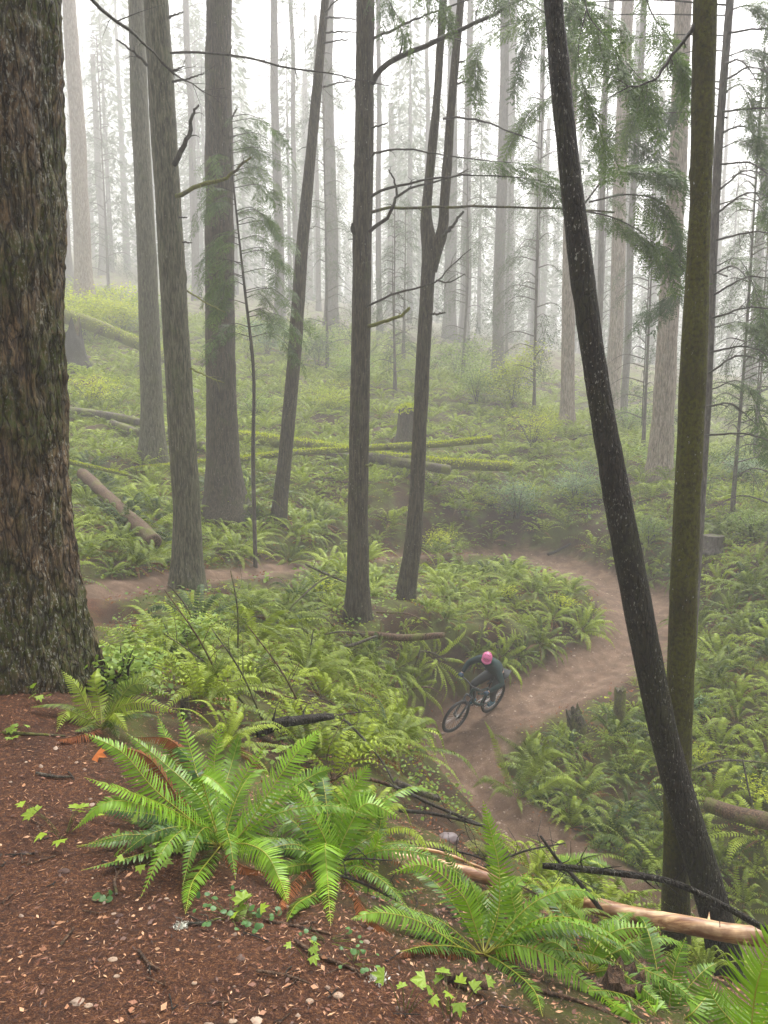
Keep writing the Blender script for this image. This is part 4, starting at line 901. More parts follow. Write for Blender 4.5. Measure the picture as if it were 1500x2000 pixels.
near_fern('glossy bright sword fern in the middle foreground', (650, 1700), [
    ([(662, 1625, .1), (685, 1550, .2), (722, 1492, .25)], 46, .66), ([(635, 1640, .0), (605, 1585, .02), (565, 1525, .05)], 36, .72),
    ([(645, 1660, -.12), (635, 1650, -.3), (640, 1720, -.42), (646, 1808, -.50)], 40, .7), ([(675, 1630, .05), (715, 1570, .1), (782, 1598, .1)], 38, .62),
    ([(660, 1640, .2), (690, 1570, .35), (735, 1540, .4)], 30, .4), ([(700, 1650, .1), (740, 1620, .2), (745, 1560, .3)], 24, .4),
    ([(610, 1640, .1), (560, 1610, .15), (530, 1640, .15)], 28, .5), ([(640, 1690, -.1), (590, 1660, -.15), (515, 1660, -.1)], 24, .3),
    ([(700, 1690, -.05), (735, 1650, -.05), (738, 1618, -.05)], 22, .7), ([(620, 1740, -.1), (580, 1765, -.15), (560, 1800, -.2)], 24, .35),
    ([(700, 1735, -.05), (735, 1748, -.1), (830, 1735, -.1)], 26, .45), ([(600, 1700, .1), (560, 1740, .1), (540, 1790, .0)], 26, .5, 'dead'), ([(690, 1740, .0), (720, 1790, .0), (770, 1830, .0)], 26, .5, 'dead')],
    None, None, 'fern_near', 14, 2, .6)
near_fern('sword fern arching low over the edge right of centre', (945, 1868), [
    ([(925, 1800, .05), (900, 1745, .08), (830, 1690, .1), (757, 1708, .1)], 28, .68), ([(940, 1800, .15), (930, 1750, .2), (916, 1715, .25)], 22, .45),
    ([(972, 1790, .05), (975, 1700, .1), (960, 1630, .15), (943, 1562, .2)], 30, .62), ([(900, 1850, -.08), (820, 1800, -.15), (740, 1782, -.2), (685, 1795, -.22)], 32, .55),
    ([(1000, 1845, -.05), (1075, 1868, -.1), (1150, 1925, -.15), (1205, 1970, -.18)], 34, .68), ([(1005, 1800, .1), (1000, 1740, .15), (1040, 1700, .2)], 26, .5),
    ([(990, 1830, .1), (1030, 1790, .2), (1055, 1745, .25)], 26, .55), ([(960, 1790, .2), (900, 1720, .4), (860, 1640, .5)], 22, .3), ([(980, 1880, -.05), (1040, 1930, -.05), (1060, 1985, -.05)], 24, .3),
    ([(880, 1860, .1), (820, 1850, .1), (770, 1870, .05)], 24, .5, 'dead'), ([(990, 1870, .1), (1040, 1850, .1), (1080, 1880, .1)], 24, .5, 'dead')], None, None, 'fern_near', 12, 3, .6)
near_fern('sword fern fanning left above the dark stick at lower right', (1120, 1760), [
    ([(1060, 1715, -.1), (1000, 1712, -.2), (960, 1740, -.25)], 26, .66), ([(1090, 1700, 0), (1120, 1680, 0), (1172, 1668, 0)], 22, .6), ([(1140, 1700, .1), (1180, 1690, .15), (1230, 1740, .15)], 24, .35),
    ([(1100, 1800, -.1), (1060, 1840, -.15), (1010, 1850, -.2)], 22, .4), ([(1080, 1760, 0), (1040, 1745, 0), (985, 1770, 0)], 24, .45), ([(1140, 1800, 0), (1170, 1850, 0), (1170, 1900, 0)], 24, .5, 'dead'), ([(1080, 1790, .1), (1050, 1830, .1), (1060, 1880, .1)], 24, .5, 'dead')], None, None, 'fern_near', 9, 4, .5)
near_fern('sword fern under the peeled log near the right corner', (1150, 1900), [
    ([(1165, 1850, 0), (1210, 1815, 0), (1300, 1812, .05)], 30, .6), ([(1110, 1860, 0), (1080, 1840, .05), (1050, 1850, .05)], 22, .4), ([(1190, 1890, -.05), (1240, 1900, -.1), (1290, 1960, -.1)], 26, .45),
    ([(1150, 1830, .1), (1130, 1790, .15), (1100, 1760, .2)], 22, .4), ([(1200, 1860, 0), (1250, 1850, 0), (1290, 1890, 0)], 24, .35), ([(1190, 1850, .1), (1230, 1820, .1), (1240, 1870, .1)], 24, .5, 'dead')], None, None, 'fern_near', 9, 5, .5)
near_fern('sword fern standing at the bottom edge right of centre', (1300, 2020), [
    ([(1280, 1980, 0), (1260, 1950, 0), (1240, 1935, 0)], 28, .7), ([(1310, 1940, .05), (1320, 1880, .1), (1340, 1830, .15)], 30, .4), ([(1350, 1980, 0), (1390, 1940, 0), (1420, 1960, 0)], 30, .5), ([(1330, 1950, .1), (1370, 1900, .15), (1400, 1880, .2)], 26, .35), ([(1250, 1990, 0), (1200, 1960, .05), (1170, 1930, .1)], 24, .5)], 2.7, None, 'fern_near', 5, 6)
near_fern('very close bright sword fern in the bottom right corner', (1462, 2080), [
    ([(1472, 1960, 0), (1488, 1890, 0), (1530, 1780, 0)], 70, .68), ([(1440, 2010, .1), (1400, 1960, .15), (1370, 1900, .2)], 40, .5), ([(1420, 2040, -.05), (1370, 2020, -.1), (1310, 2030, -.1)], 40, .6), ([(1500, 1980, .1), (1560, 1900, .1), (1600, 1850, .1)], 50, .5)], 2.15, None, 'fern_near', 2, 7)
near_fern('sword fern at the foot of the massive left trunk', (200, 1425), [
    ([(170, 1380, 0), (150, 1340, 0), (120, 1308, .05)], 22, .5), ([(230, 1370, .05), (270, 1335, .1), (345, 1365, .1)], 26, .55), ([(220, 1390, -.05), (270, 1372, -.1), (350, 1392, -.12)], 24, .5), ([(240, 1350, .2), (290, 1320, .3), (315, 1338, .3)], 22, .5),
    ([(195, 1375, .15), (185, 1330, .2), (190, 1305, .3)], 20, .4), ([(160, 1400, -.05), (130, 1390, -.1), (110, 1430, -.15)], 20, .45), ([(215, 1400, -.1), (225, 1395, -.2), (250, 1430, -.25)], 22, .5), ([(180, 1430, -.1), (140, 1440, -.2), (110, 1445, -.2)], 18, .5, 'dead')], None, None, 'fern', 6, 8, .35)
near_fern('sword fern leaning over the bank edge beside the brown trail patch', (1010, 1560), [
    ([(985, 1500, 0), (965, 1440, -.1), (945, 1405, -.2)], 12, .5), ([(1040, 1500, 0), (1075, 1470, 0), (1110, 1480, 0)], 14, .55), ([(1060, 1540, 0), (1100, 1520, 0), (1150, 1545, 0)], 14, .6), ([(1020, 1500, .2), (1030, 1450, .3), (1060, 1420, .4)], 14, .45), ([(980, 1540, 0), (950, 1520, 0), (920, 1540, 0)], 12, .5)], None, None, 'fern', 8, 9, .8)
# ------------------------------------------------------------------ fallen logs, sticks, stumps
def log(name, label, pts, w, mat, cat='log', sides=20, amp=.06, ground=False, hollow=False, twigs=0, group=None, seed=0, lift=0., broken=True, tl=.3, ends=None):
    """pts: (px, py, Y); w: start and end width in photo pixels"""
    W = np.array([G(a, b) + [0, 0, lift] for a, b, _ in pts]) if ground else np.array([P(*q) for q in pts])
    r = np.random.default_rng(seed + 5); m0, m1 = mpp(W[0]), mpp(W[-1]); L = np.linalg.norm(np.diff(W, axis=0), axis=1).sum(); n = int(np.clip(L / .06, 14, 90))
    C = catmull(W, n); C += (np.stack([vnoise(np.stack([np.linspace(0, L * 1.2, n), np.full(n, seed + k), np.zeros(n)], 1), k) for k in range(3)], 1) - .5) * .12 * w[0] * m0
    rad = np.linspace(w[0] * .5 * m0, w[1] * .5 * m1, n)
    mid = C[n // 2]; S = Soup()
    if broken: rad[0] *= .82; rad[-1] *= .8
    tube(S, C, rad, sides, amp=rad.max() * amp * 2, freq=.9 / rad.max(), stretch=.3, seed=seed, ridge=rad.max() * .07)
    T = norm(np.gradient(C, axis=0))
    for k in range(twigs):
        i = int(r.uniform(.08, .95) * (n - 1)); d = norm(T[i] * r.choice([.5, .9]) + r.normal(0, .8, 3) + [0, 0, .2]); ln = tl * r.uniform(.4, 1.2)
        c1 = catmull([C[i], C[i] + d * ln * .5, C[i] + norm(d + r.normal(0, .35, 3)) * ln], 6); tube(S, c1, np.linspace(max(rad[i] * .35, .003), .0015, 6), 4)
    o = S.build(name, M[mat], smooth=True, origin=mid)
    if mat == 'log_moss' and rad.max() > .04:
        nn = int(L * 520); u = r.uniform(0, n - 1.01, nn); i = u.astype(int); f = (u - i)[:, None]; q = C[i] * (1 - f) + C[i + 1] * f; R_ = rad[i]; sd = norm(np.cross(T[i], [0, 0, 1.])); a = r.normal(0, .75, nn)[:, None]
        q = q + (sd * np.sin(a) + np.array([0, 0, 1.]) * np.cos(a)) * (R_ * .97)[:, None]; d = norm(r.normal(0, 1, (nn, 3)) + [0, 0, .5]); S2 = Soup()
        add_rhombs(S2, q, d, norm(np.cross(d, r.normal(0, 1, (nn, 3)))), r.uniform(.04, .13, nn) * min(1, rad.max() * 6), np.full(nn, .022), np.clip(r.normal(.5, .2, nn), 0, .9)); S2.build('moss', M['leaf_yellow'], o)
    return tag(o, label, cat, group)
log('fallen_log', 'long dead log lying highest at left between the slim trunk and the big one', [(110, 800, 27.2), (230, 815, 27), (340, 845, 26.8)], (17, 15), 'log_grey', seed=1)
log('fallen_log', 'dark log lying just beneath the highest left log', [(215, 828, 26.6), (290, 850, 26.2), (400, 872, 26)], (17, 16), 'log_grey', seed=2)
log('fallen_log', 'thick mossy log running from the cedar behind the centre trunks', [(462, 855, 26.5), (560, 866, 26.5), (700, 885, 26.3), (850, 905, 26), (1000, 912, 26)], (24, 18), 'log_moss', seed=3)
log('fallen_log', 'slender bright moss covered log crossing above the thicker one', [(255, 918, 23), (340, 910, 23.6), (460, 898, 24.2), (560, 886, 25), (720, 876, 25.4), (860, 868, 25.8), (960, 858, 26)], (9, 13), 'log_moss', seed=4)
log('fallen_log', 'dark lower log resting under the crossing mossy logs right of centre', [(640, 888, 26), (760, 900, 25.4), (880, 918, 25)], (22, 18), 'log_grey', seed=14)
log('mossy_pole', 'thin mossy pole sloping down beside the massive left trunk', [(120, 900, 20.5), (180, 912, 20.3), (250, 928, 20)], (9, 6), 'log_moss', twigs=3, seed=5)
log('fallen_log', 'decayed reddish log pointing down to the trail left of the grey trunk', [(160, 922, 19.6), (215, 978, 18.2), (262, 1022, 17.1), (302, 1062, 16.3)], (22, 34), 'log_red', seed=6, amp=.1)
log('fallen_log', 'broad lime mossed log sloping down far behind at left', [(110, 612, 33.5), (180, 635, 33.3), (260, 668, 33), (340, 705, 32.5)], (30, 22), 'log_moss', seed=7)
log('fallen_log', 'rusty brown log among ferns at the right edge', [(1375, 1568, 10.2), (1440, 1590, 10), (1560, 1615, 9.8)], (26, 36), 'log_red', seed=8)
log('peeled_log', 'pale orange peeled log lying in front of the crossing trunks', [(1140, 1762, 4.2), (1230, 1785, 4.1), (1340, 1805, 4.0), (1430, 1822, 3.95), (1560, 1838, 3.9)], (30, 36), 'log_peeled', seed=9, twigs=3, tl=.15)
log('peeled_log', 'split pale log behind the arching fern right of centre', [(680, 1663, 3.9), (790, 1678, 3.9), (880, 1695, 3.9), (972, 1722, 3.85)], (20, 24), 'log_peeled', seed=10, amp=.12)
log('stick', 'thin orange peeled stick above the split log', [(752, 1657, 4.0), (850, 1662, 4.0), (960, 1702, 3.95)], (8, 5), 'log_peeled', 'stick', 8, seed=11)
log('fallen_branch', 'black lichen dotted branch crossing before the two trunks', [(1060, 1690, 3.7), (1140, 1697, 3.65), (1230, 1708, 3.6), (1310, 1722, 3.55), (1400, 1762, 3.5), (1540, 1840, 3.4)], (13, 12), 'bark_dark', 'branch', 10, twigs=14, seed=12, tl=.16)
log('fallen_branch', 'dark stick slanting down to the peeled log', [(1055, 1632, 3.9), (1090, 1680, 3.85), (1130, 1722, 3.8), (1175, 1778, 3.8)], (5, 10), 'deadwood', 'branch', 8, twigs=8, seed=13, tl=.2)
log('fallen_branch', 'dark bare branch with drooping twigs below the trail', [(735, 1525, 4.6), (790, 1545, 4.5), (840, 1570, 4.45), (900, 1595, 4.4), (955, 1618, 4.3)], (7, 5), 'deadwood', 'branch', 8, twigs=12, seed=15, tl=.28)
log('fallen_branch', 'dark branch arching down beside the long bare one', [(780, 1583, 4.5), (850, 1590, 4.4), (950, 1615, 4.3)], (8, 5), 'deadwood', 'branch', 8, twigs=5, seed=16, tl=.25)
log('fallen_branch', 'brown branch poking out between the two bright ferns', [(575, 1532, 4.2), (640, 1522, 4.2), (700, 1518, 4.3), (760, 1532, 4.4)], (9, 7), 'log_red', 'branch', 8, twigs=3, seed=17)
log('fallen_log', 'greyish brown log sloping toward the trail behind the bare branch', [(700, 1500, 6), (790, 1535, 5.9), (860, 1560, 5.8)], (16, 12), 'log_grey', seed=18)
log('fallen_branch', 'thin grey branch bowed over the dark rotten stump', [(570, 1402, 6), (655, 1398, 6), (700, 1432, 5.9), (745, 1485, 5.6), (770, 1530, 5.4)], (7, 3), 'deadwood', 'branch', 7, twigs=6, seed=19, tl=.2)
log('rotten_log', 'black rotten wood lying behind the bright fern', [(500, 1432, 5.2), (545, 1412, 5.25), (590, 1405, 5.3), (650, 1400, 5.5)], (22, 14), 'bark_dark', seed=20, amp=.2, twigs=4, tl=.15)
log('stick', 'bare stick propped against the foot of the centre trunk', [(596, 1102, 13), (630, 1118, 13), (675, 1137, 13.2)], (5, 4), 'log_grey', 'stick', 7, twigs=3, seed=21)
log('stick', 'bent stick hanging down left of the centre trunk', [(655, 1122, 12.6), (625, 1135, 12.5), (590, 1165, 12.2), (566, 1192, 12), (553, 1250, 11.8)], (4, 2.5), 'log_grey', 'stick', 6, twigs=3, seed=22)
log('fallen_log', 'reddish log lying just below the centre trunk', [(612, 1248, 12.8), (700, 1240, 12.9), (790, 1245, 12.8), (870, 1240, 12.8)], (16, 12), 'log_red', seed=23, twigs=4)
log('fallen_branch', 'grey branch lying along the reddish log', [(610, 1275, 12), (680, 1262, 12), (735, 1242, 12.2)], (8, 5), 'log_grey', 'branch', 7, twigs=5, seed=24)
log('fallen_branch', 'thin branch bowed over the mound right of the centre trunk', [(735, 1196, 13), (800, 1200, 12.8), (845, 1225, 12.6)], (4, 2.5), 'log_red', 'branch', 6, twigs=5, seed=25)
log('stick', 'dark stick lying on the far side of the trail', [(1070, 1083, 24.3), (1090, 1075, 24.5), (1115, 1062, 24.8)], (6, 4), 'bark_dark', 'stick', 6, seed=26)
log('fallen_branch', 'dead branch lying on the far slope left of the leaning trunk', [(1110, 862, 31), (1135, 852, 30.6), (1155, 848, 30)], (4, 3), 'deadwood', 'branch', 6, twigs=3, seed=27)
log('fallen_branch', 'arched grey branch on the slope right of the trunks', [(1350, 1505, 11), (1385, 1490, 11), (1430, 1485, 11), (1500, 1490, 11)], (5, 3), 'log_grey', 'branch', 6, twigs=3, seed=28)
log('stick', 'thin pale dead stem standing on the right slope', [(1450, 1482, 10.6), (1466, 1560, 10.4), (1485, 1615, 10.2)], (3.5, 3), 'log_grey', 'stick', 6, seed=29)
for k, (a, lb) in enumerate([([(70, 1513, 0), (110, 1520, 0), (138, 1520, 0)], 'pale lichened twig on the path at left'), ([(5, 1432, 0), (60, 1436, 0), (128, 1440, 0)], 'mossy twig lying across the path near the big trunk'),
                            ([(340, 1808, 0), (390, 1807, 0), (430, 1798, 0)], 'white lichened twig by the round leaves'), ([(228, 1750, 0), (225, 1720, 0), (245, 1690, 0)], 'curved brown twig on the footpath'),
                            ([(270, 1860, 0), (290, 1885, 0), (312, 1898, 0)], 'dark twig low on the footpath'), ([(118, 1850, 0), (145, 1815, 0)], 'short straight twig on the left of the footpath'),
                            ([(515, 1800, 0), (590, 1815, 0), (650, 1828, 0)], 'long thin twig below the middle bright fern'), ([(500, 1900, 0), (560, 1910, 0), (605, 1925, 0)], 'dark twig at the bottom left of centre'),
                            ([(575, 1840, 0), (620, 1868, 0), (700, 1900, 0)], 'dark root like stick by the white lichen'), ([(1040, 1935, 0), (1120, 1955, 0), (1230, 2000, 0)], 'long dark stick at the bottom right')]):
    log('twig', lb, a, ((7, 4) if k < 8 else (9, 6)), 'log_grey' if k in (0, 2) else 'log_moss' if k == 1 else 'log_red', 'twig', 6, ground=True, lift=.008, twigs=2, seed=30 + k, tl=.05)
r_ = np.random.default_rng(15)
for k in range(46):
    px, py = (r_.uniform(0, 1000), r_.uniform(1500, 1990)) if k < 26 else (r_.uniform(560, 1300), r_.uniform(1840, 1990))
    if py < 1750 and px > 160 + (py - 1500) * .3: px = r_.uniform(0, 150)
    a = r_.uniform(0, 3.14); l = r_.uniform(25, 70); log('twig', 'thin brown twig lying in the needle litter', [(px, py, 0), (px + math.cos(a) * l * .5 + r_.normal(0, 3), py + math.sin(a) * l * .25, 0), (px + math.cos(a) * l, py + math.sin(a) * l * .5, 0)],
        (3.5, 2), 'log_red' if r_.random() < .5 else 'deadwood', 'twig', 5, ground=True, lift=.006, seed=90 + k, group='thin twigs in the needle litter', twigs=1, tl=.03)

def stump(name, label, px, py, w, h, mat, Y=None, jag=.25, top=None, moss=False, lean=(0, 0), sides=40, flare=.35):
    b = G(px, py) if Y is None else P(px, py, Y); m_ = mpp(b); rad = w * .5 * m_; H = h * m_; root = empty(name, b, label, 'stump'); S = Soup(); n = 26
    th = np.arange(sides) / sides * 2 * math.pi; z = np.linspace(-.15 * H, H, n); jv = vnoise(np.stack([np.cos(th) * 3, np.sin(th) * 3, th * 0 + px], 1), 3); V = []
    for k in range(n):
        f = max(z[k], 0) / H; rr = rad * (1 + flare * math.exp(-f * 5)) * (1 - .12 * f) * (1 + .16 * (vnoise(np.stack([np.cos(th) * 2.5, np.sin(th) * 2.5, th * 0 + z[k] * .6 / rad], 1), 7) - .5) + .10 * (vnoise(np.stack([np.cos(th) * 7, np.sin(th) * 7, th * 0 + z[k] * 1.2 / rad], 1), 8) - .5))
        zz = z[k] * (1 - jag * (1 - jv) * f ** 2) if z[k] > 0 else z[k] + 0 * th
        V.append(np.stack([np.cos(th) * rr + lean[0] * zz, np.sin(th) * rr + lean[1] * zz, zz], 1))
    V = np.concatenate(V); i = np.arange(n - 1)[:, None] * sides; j = np.arange(sides)[None]; k2 = (j + 1) % sides
    S.add(V + b, np.stack([i + j, i + k2, i + k2 + sides, i + j + sides], -1).reshape(-1, 4)); S.build('trunk', M[mat], root, smooth=True)
    S2 = Soup(); ring = V[-sides:]; c0 = ring.mean(0) - [0, 0, rad * (.5 if jag > .1 else .02)]; inner = (ring - c0) * .55 + c0; VV = np.vstack([ring * 1.0 - [0, 0, .002], inner, c0]) + b
    jj = np.arange(sides); kk_ = (jj + 1) % sides; S2.add(VV, np.stack([jj, kk_, sides + kk_, sides + jj], 1), np.stack([sides + jj, sides + kk_, np.full(sides, 2 * sides)], 1)); S2.build('broken_top' if jag > .1 else 'cut_top', M[top or 'log_red'], root)
    if moss:
        r = np.random.default_rng(int(px)); nn = 900; a = r.uniform(0, 6.28, nn); q = np.sqrt(r.random(nn)) * rad * 1.2; zb = np.stack([np.cos(a) * q, np.sin(a) * q, H * (1 - .25 * (q / rad / 1.2) ** 3) + r.random(nn) * .05], 1) + b
        S3 = Soup(); d = norm(r.normal(0, 1, (nn, 3)) + [0, 0, .6]); s = norm(np.cross(d, r.normal(0, 1, (nn, 3)))); add_rhombs(S3, zb, d, s, r.uniform(.03, .09, nn) * 1.4, np.full(nn, .022), r.uniform(.2, .9, nn)); S3.build('moss_cap', M['leaf_yellow'], root)
    return root
stump('stump', 'rotten root stump with a mossy cap behind the forked tree', 797, 862, 44, 70, 'bark_brown', 28.5, .2, None, True)
stump('stump', 'flat sawn stump on the right slope', 1392, 1075, 42, 30, 'bark_far', None, .02, 'log_grey')
stump('stump', 'mossy grey post like snag left of the leaning trunk foot', 1208, 1425, 24, 88, 'log_moss', None, .12, 'log_grey', flare=.1)
stump('stump', 'splintered grey snag beside the trail edge', 1130, 1425, 34, 56, 'log_grey', None, .7, 'log_grey', lean=(-.3, .1))
stump('stump', 'small purplish grey stub poking up behind the foreground fern', 362, 1400, 18, 46, 'log_grey', None, .4, 'log_grey', flare=.1)
stump('stump', 'reddish rotten stump under the arching ferns at lower right', 1215, 1945, 80, 60, 'log_red', None, .6, 'log_red', lean=(.1, .05))
stump('root_mass', 'dark upturned root mass beside the massive left trunk', 135, 715, 60, 100, 'bark_dark', 32, .5, None)
def rock(name, label, px, py, w, mat, sq=.6, seed=0, cat='rock', lift=0):
    b = G(px, py); rad = w * .5 * mpp(b); n = 16; S = Soup(); th = np.arange(20) / 20 * 2 * math.pi; ph = np.linspace(-.4, 1.5, 10); P_ = []
    for p in ph: P_.append(np.stack([np.cos(th) * math.cos(p), np.sin(th) * math.cos(p), th * 0 + math.sin(p)], 1))
    V = np.concatenate(P_); V = V * (1 + .45 * (fbm(V * 1.6 + seed, seed, 3) - .5))[:, None] * np.array([1, .75, sq]) * rad
    i = np.arange(9)[:, None] * 20; j = np.arange(20)[None]; k = (j + 1) % 20; S.add(V + b + [0, 0, lift], np.stack([i + j, i + k, i + k + 20, i + j + 20], -1).reshape(-1, 4))
    return tag(S.build(name, M[mat], smooth=True, origin=b), label, cat)
M['stone'] = plain('stone', (.27, .19, .13), .8, var=.35, scale=12); M['stone_dark'] = plain('stone_dark', (.13, .10, .10), .6, var=.3, scale=8); M['cone'] = plain('cone', (.05, .022, .014), .8, var=.4, scale=60)
rock('rock', 'purple brown boulder beside the lower trail', 875, 1640, 44, 'stone_dark', .6, 2); rock('rock', 'mossy boulder right of the purple brown one', 925, 1660, 60, 'log_moss', .5, 3)
for k, (px, py, w_) in enumerate([(222, 1785, 10), (220, 1875, 20), (228, 1907, 13), (172, 1965, 18), (325, 1755, 10), (380, 1920, 11), (605, 1955, 16), (660, 1945, 24), (455, 1995, 17)]):
    rock('stone', ['small cream stone by the clover like sprig', 'largest flat tan stone on the footpath', 'round tan stone just below the flat one', 'wide flat stone low on the footpath', 'pale stone by the round leaves', 'small tan stone below the white twig', 'yellowish stone left of the biggest bottom stone', 'biggest ochre stone at the bottom centre', 'cream stone on the bottom edge'][k], px, py, w_, 'stone', .4, 10 + k, 'stone')
rock('pine_cone', 'dark fallen cone next to the small cream stone', 234, 1789, 16, 'cone', .5, 30, 'cone'); rock('pine_cone', 'dark fallen cone lying high on the footpath', 48, 1668, 18, 'cone', .5, 31, 'cone'); rock('pine_cone', 'dark fallen cone left of the lichened twig', 125, 1702, 24, 'cone', .4, 32, 'cone')
# chunk of split wood
b = G(905, 1925); S = Soup(); C = catmull([b + [-.07, .01, .035], b + [0, 0, .03], b + [.08, -.02, .022]], 12); tube(S, C, [.022, .024, .025, .026, .025, .024, .026, .025, .024, .024, .023, .021], 4, amp=.006, freq=18, ridge=.004)
tag(S.build('wood_chunk', M['log_red'], origin=b), 'short split chunk of wood on the edge of the footpath', 'wood')

r_ = np.random.default_rng(33)
for k in range(16):
    px, py = r_.uniform(480, 1150), r_.uniform(1480, 1760); a = r_.uniform(-.5, .6); l = r_.uniform(60, 170); y_ = G(px, py)[1]
    if y_ > 6 or y_ < 2.3: continue
    log('fallen_branch', 'bare dead branch lying in the tangle behind the bright foreground ferns', [(px, py, y_ - .12), (px + math.cos(a) * l * .5, py + math.sin(a) * l * .5 - 8, y_ - .2), (px + math.cos(a) * l, py + math.sin(a) * l, y_ - .15)], (5, 2.5), 'deadwood' if k % 3 else 'log_red', 'branch', 6, twigs=9, seed=300 + k, tl=.16, group='dead branches tangled behind the foreground ferns')

# ------------------------------------------------------------------ small leafy plants near the camera
def lobed(n_l=5, deep=.55):
    pts = [(0, 0)]
    for k in range(n_l):
        a = R(-80 + 160 * k / (n_l - 1)); ln = 1 - .35 * abs(k - (n_l - 1) / 2) / ((n_l - 1) / 2); pts.append((math.cos(a) * ln, math.sin(a) * ln))
        pts[-1:] = [(math.cos(a + q) * ln * f, math.sin(a + q) * ln * f) for q, f in ((-.17, .74), (-.1, .86), (-.06, .84), (0, 1), (.06, .84), (.1, .86), (.17, .74))]
        if k < n_l - 1: a2 = R(-80 + 160 * (k + .5) / (n_l - 1)); pts.append((math.cos(a2) * deep, math.sin(a2) * deep))
    V = np.array([(x, y, -.16 * (x * x + y * y) + .05 * abs(math.sin(6 * y))) for x, y in pts]); n = len(V)
    T = [(0, k, k + 1) for k in range(1, n - 1)]; return V, np.zeros((0, 4), int), np.array(T), np.full(n, .5)
def round_leaf():
    th = np.linspace(-2.7, 2.7, 12); V = np.vstack([[0, 0, 0], np.stack([.5 + .5 * np.cos(th), .5 * np.sin(th), -.12 * np.abs(np.sin(th))], 1)]); T = [(0, k, k + 1) for k in range(1, 12)]; return V, np.zeros((0, 4), int), np.array(T), np.full(13, .5)
LOBED = lobed(); ROUND = round_leaf()
def plantlet(name, label, px, py, n, size, mat, tpl, spread=.10, h=.10, seed=0, group=None, cat='plant'):
    r = np.random.default_rng(seed); b = G(px, py); root = empty(name, b, label, cat, group); S, SL = Soup(), Soup()
    a = r.uniform(0, 6.28, n); q = np.sqrt(r.random(n)) * spread; T0 = np.stack([b[0] + np.cos(a) * q, b[1] + np.sin(a) * q, np.zeros(n)], 1); T0[:, 2] = height(T0[:, 0], T0[:, 1]) + h * r.uniform(.35, 1, n)
    for p in T0: tube(S, catmull([b + (p - b) * [.2, .2, 0], b + (p - b) * [.6, .6, .7], p], 5), [.0018, .0016, .0014, .0012, .001], 4, cap=False)
    d = norm(np.stack([np.cos(a), np.sin(a), r.normal(-.15, .25, n)], 1) + r.normal(0, .35, (n, 3))); B = basis(d, norm(np.array([0, -.25, 1.]) + r.normal(0, .22, (n, 3)))) * (size * r.uniform(.65, 1.15, n))[:, None, None]
    SL.place(tpl, B, T0, r.normal(.1, .12, n)); S.build('stem', M['log_moss'], root); SL.build('foliage', M[mat], root); return root
pl = plantlet
pl('vine_seedling', 'yellow green lobed seedling at the bottom edge, left of its taller neighbour', 790, 1975, 5, .042, 'seedling', LOBED, .09, .12, 1); pl('vine_seedling', 'tallest yellow green lobed seedling at the bottom edge', 880, 1990, 9, .048, 'seedling', LOBED, .12, .14, 2)
pl('maple_seedling', 'yellow green seedling at the left edge of the big fern', 125, 1630, 9, .055, 'seedling', LOBED, .17, .12, 3); pl('maple_seedling', 'pale lobed leaves below the left fern fronds', 275, 1690, 8, .05, 'leaf_green', LOBED, .10, .06, 4)
pl('round_leaf_patch', 'cluster of small round dark leaves on the footpath edge', 450, 1790, 30, .022, 'leaf_ivy', ROUND, .16, .04, 5); pl('maple_seedling', 'bright lobed leaves right of the round leaf cluster', 495, 1800, 5, .05, 'seedling', LOBED, .07, .06, 6)
pl('seedling', 'tiny three leaf sprig alone on the footpath', 205, 1755, 4, .028, 'leaf_ivy', ROUND, .03, .03, 7); pl('maple_seedling', 'pale yellow seedling beside the massive trunk foot', 70, 1365, 6, .05, 'seedling', LOBED, .12, .08, 8)
pl('maple_seedling', 'bright leaves on the bank above the bright middle fern', 500, 1462, 14, .06, 'seedling', LOBED, .22, .14, 9); pl('seedling', 'little green sprig below the bright middle fern', 600, 1870, 5, .03, 'seedling', LOBED, .05, .05, 10)
pl('round_leaf_patch', 'sparse round leaves under the bright middle fern', 640, 1840, 12, .018, 'leaf_ivy', ROUND, .12, .03, 11); pl('round_leaf_patch', 'sparse round leaves beside the dark root like stick', 690, 1880, 10, .018, 'leaf_ivy', ROUND, .10, .03, 12)
pl('seedling', 'bushy little sprig at the left path edge above the twig', 20, 1435, 7, .04, 'leaf_green', LOBED, .08, .05, 13); pl('maple_seedling', 'yellow green leaves in the shade of the large fern', 330, 1650, 12, .04, 'leaf_green', LOBED, .2, .08, 14)
b = G(187, 1480); SL = Soup(); SL.place(LOBED, basis(np.array([[1, -.5, .1]]), np.array([[0, -.6, 1.]])) * .075, np.array([b + [0, 0, .02]]), np.array([.0])); tag(SL.build('maple_leaf', M['leaf_orange'], origin=b), 'fallen orange maple leaf by the left fern', 'leaf')
# pale lichen tufts
def tuft(label, px, py, w, seed):
    r = np.random.default_rng(seed); b = G(px, py); n = 220; d = norm(r.normal(0, 1, (n, 3)) + [0, 0, .7]); S = Soup(); q = b + r.normal(0, w * mpp(b) * .25, (n, 3)) * [1, 1, .25]
    add_rhombs(S, q, d, norm(np.cross(d, r.normal(0, 1, (n, 3)))), r.uniform(.006, .018, n), np.full(n, .003), r.uniform(.3, .9, n)); tag(S.build('lichen', M['lichen'], origin=b), label, 'lichen')
M['lichen'] = plain('lichen', (.55, .55, .47), .9); tuft('white lichen tuft on the near bank below the ferns', 735, 1912, 36, 1); tuft('white lichen tuft clinging to the pale twig', 352, 1810, 22, 2)

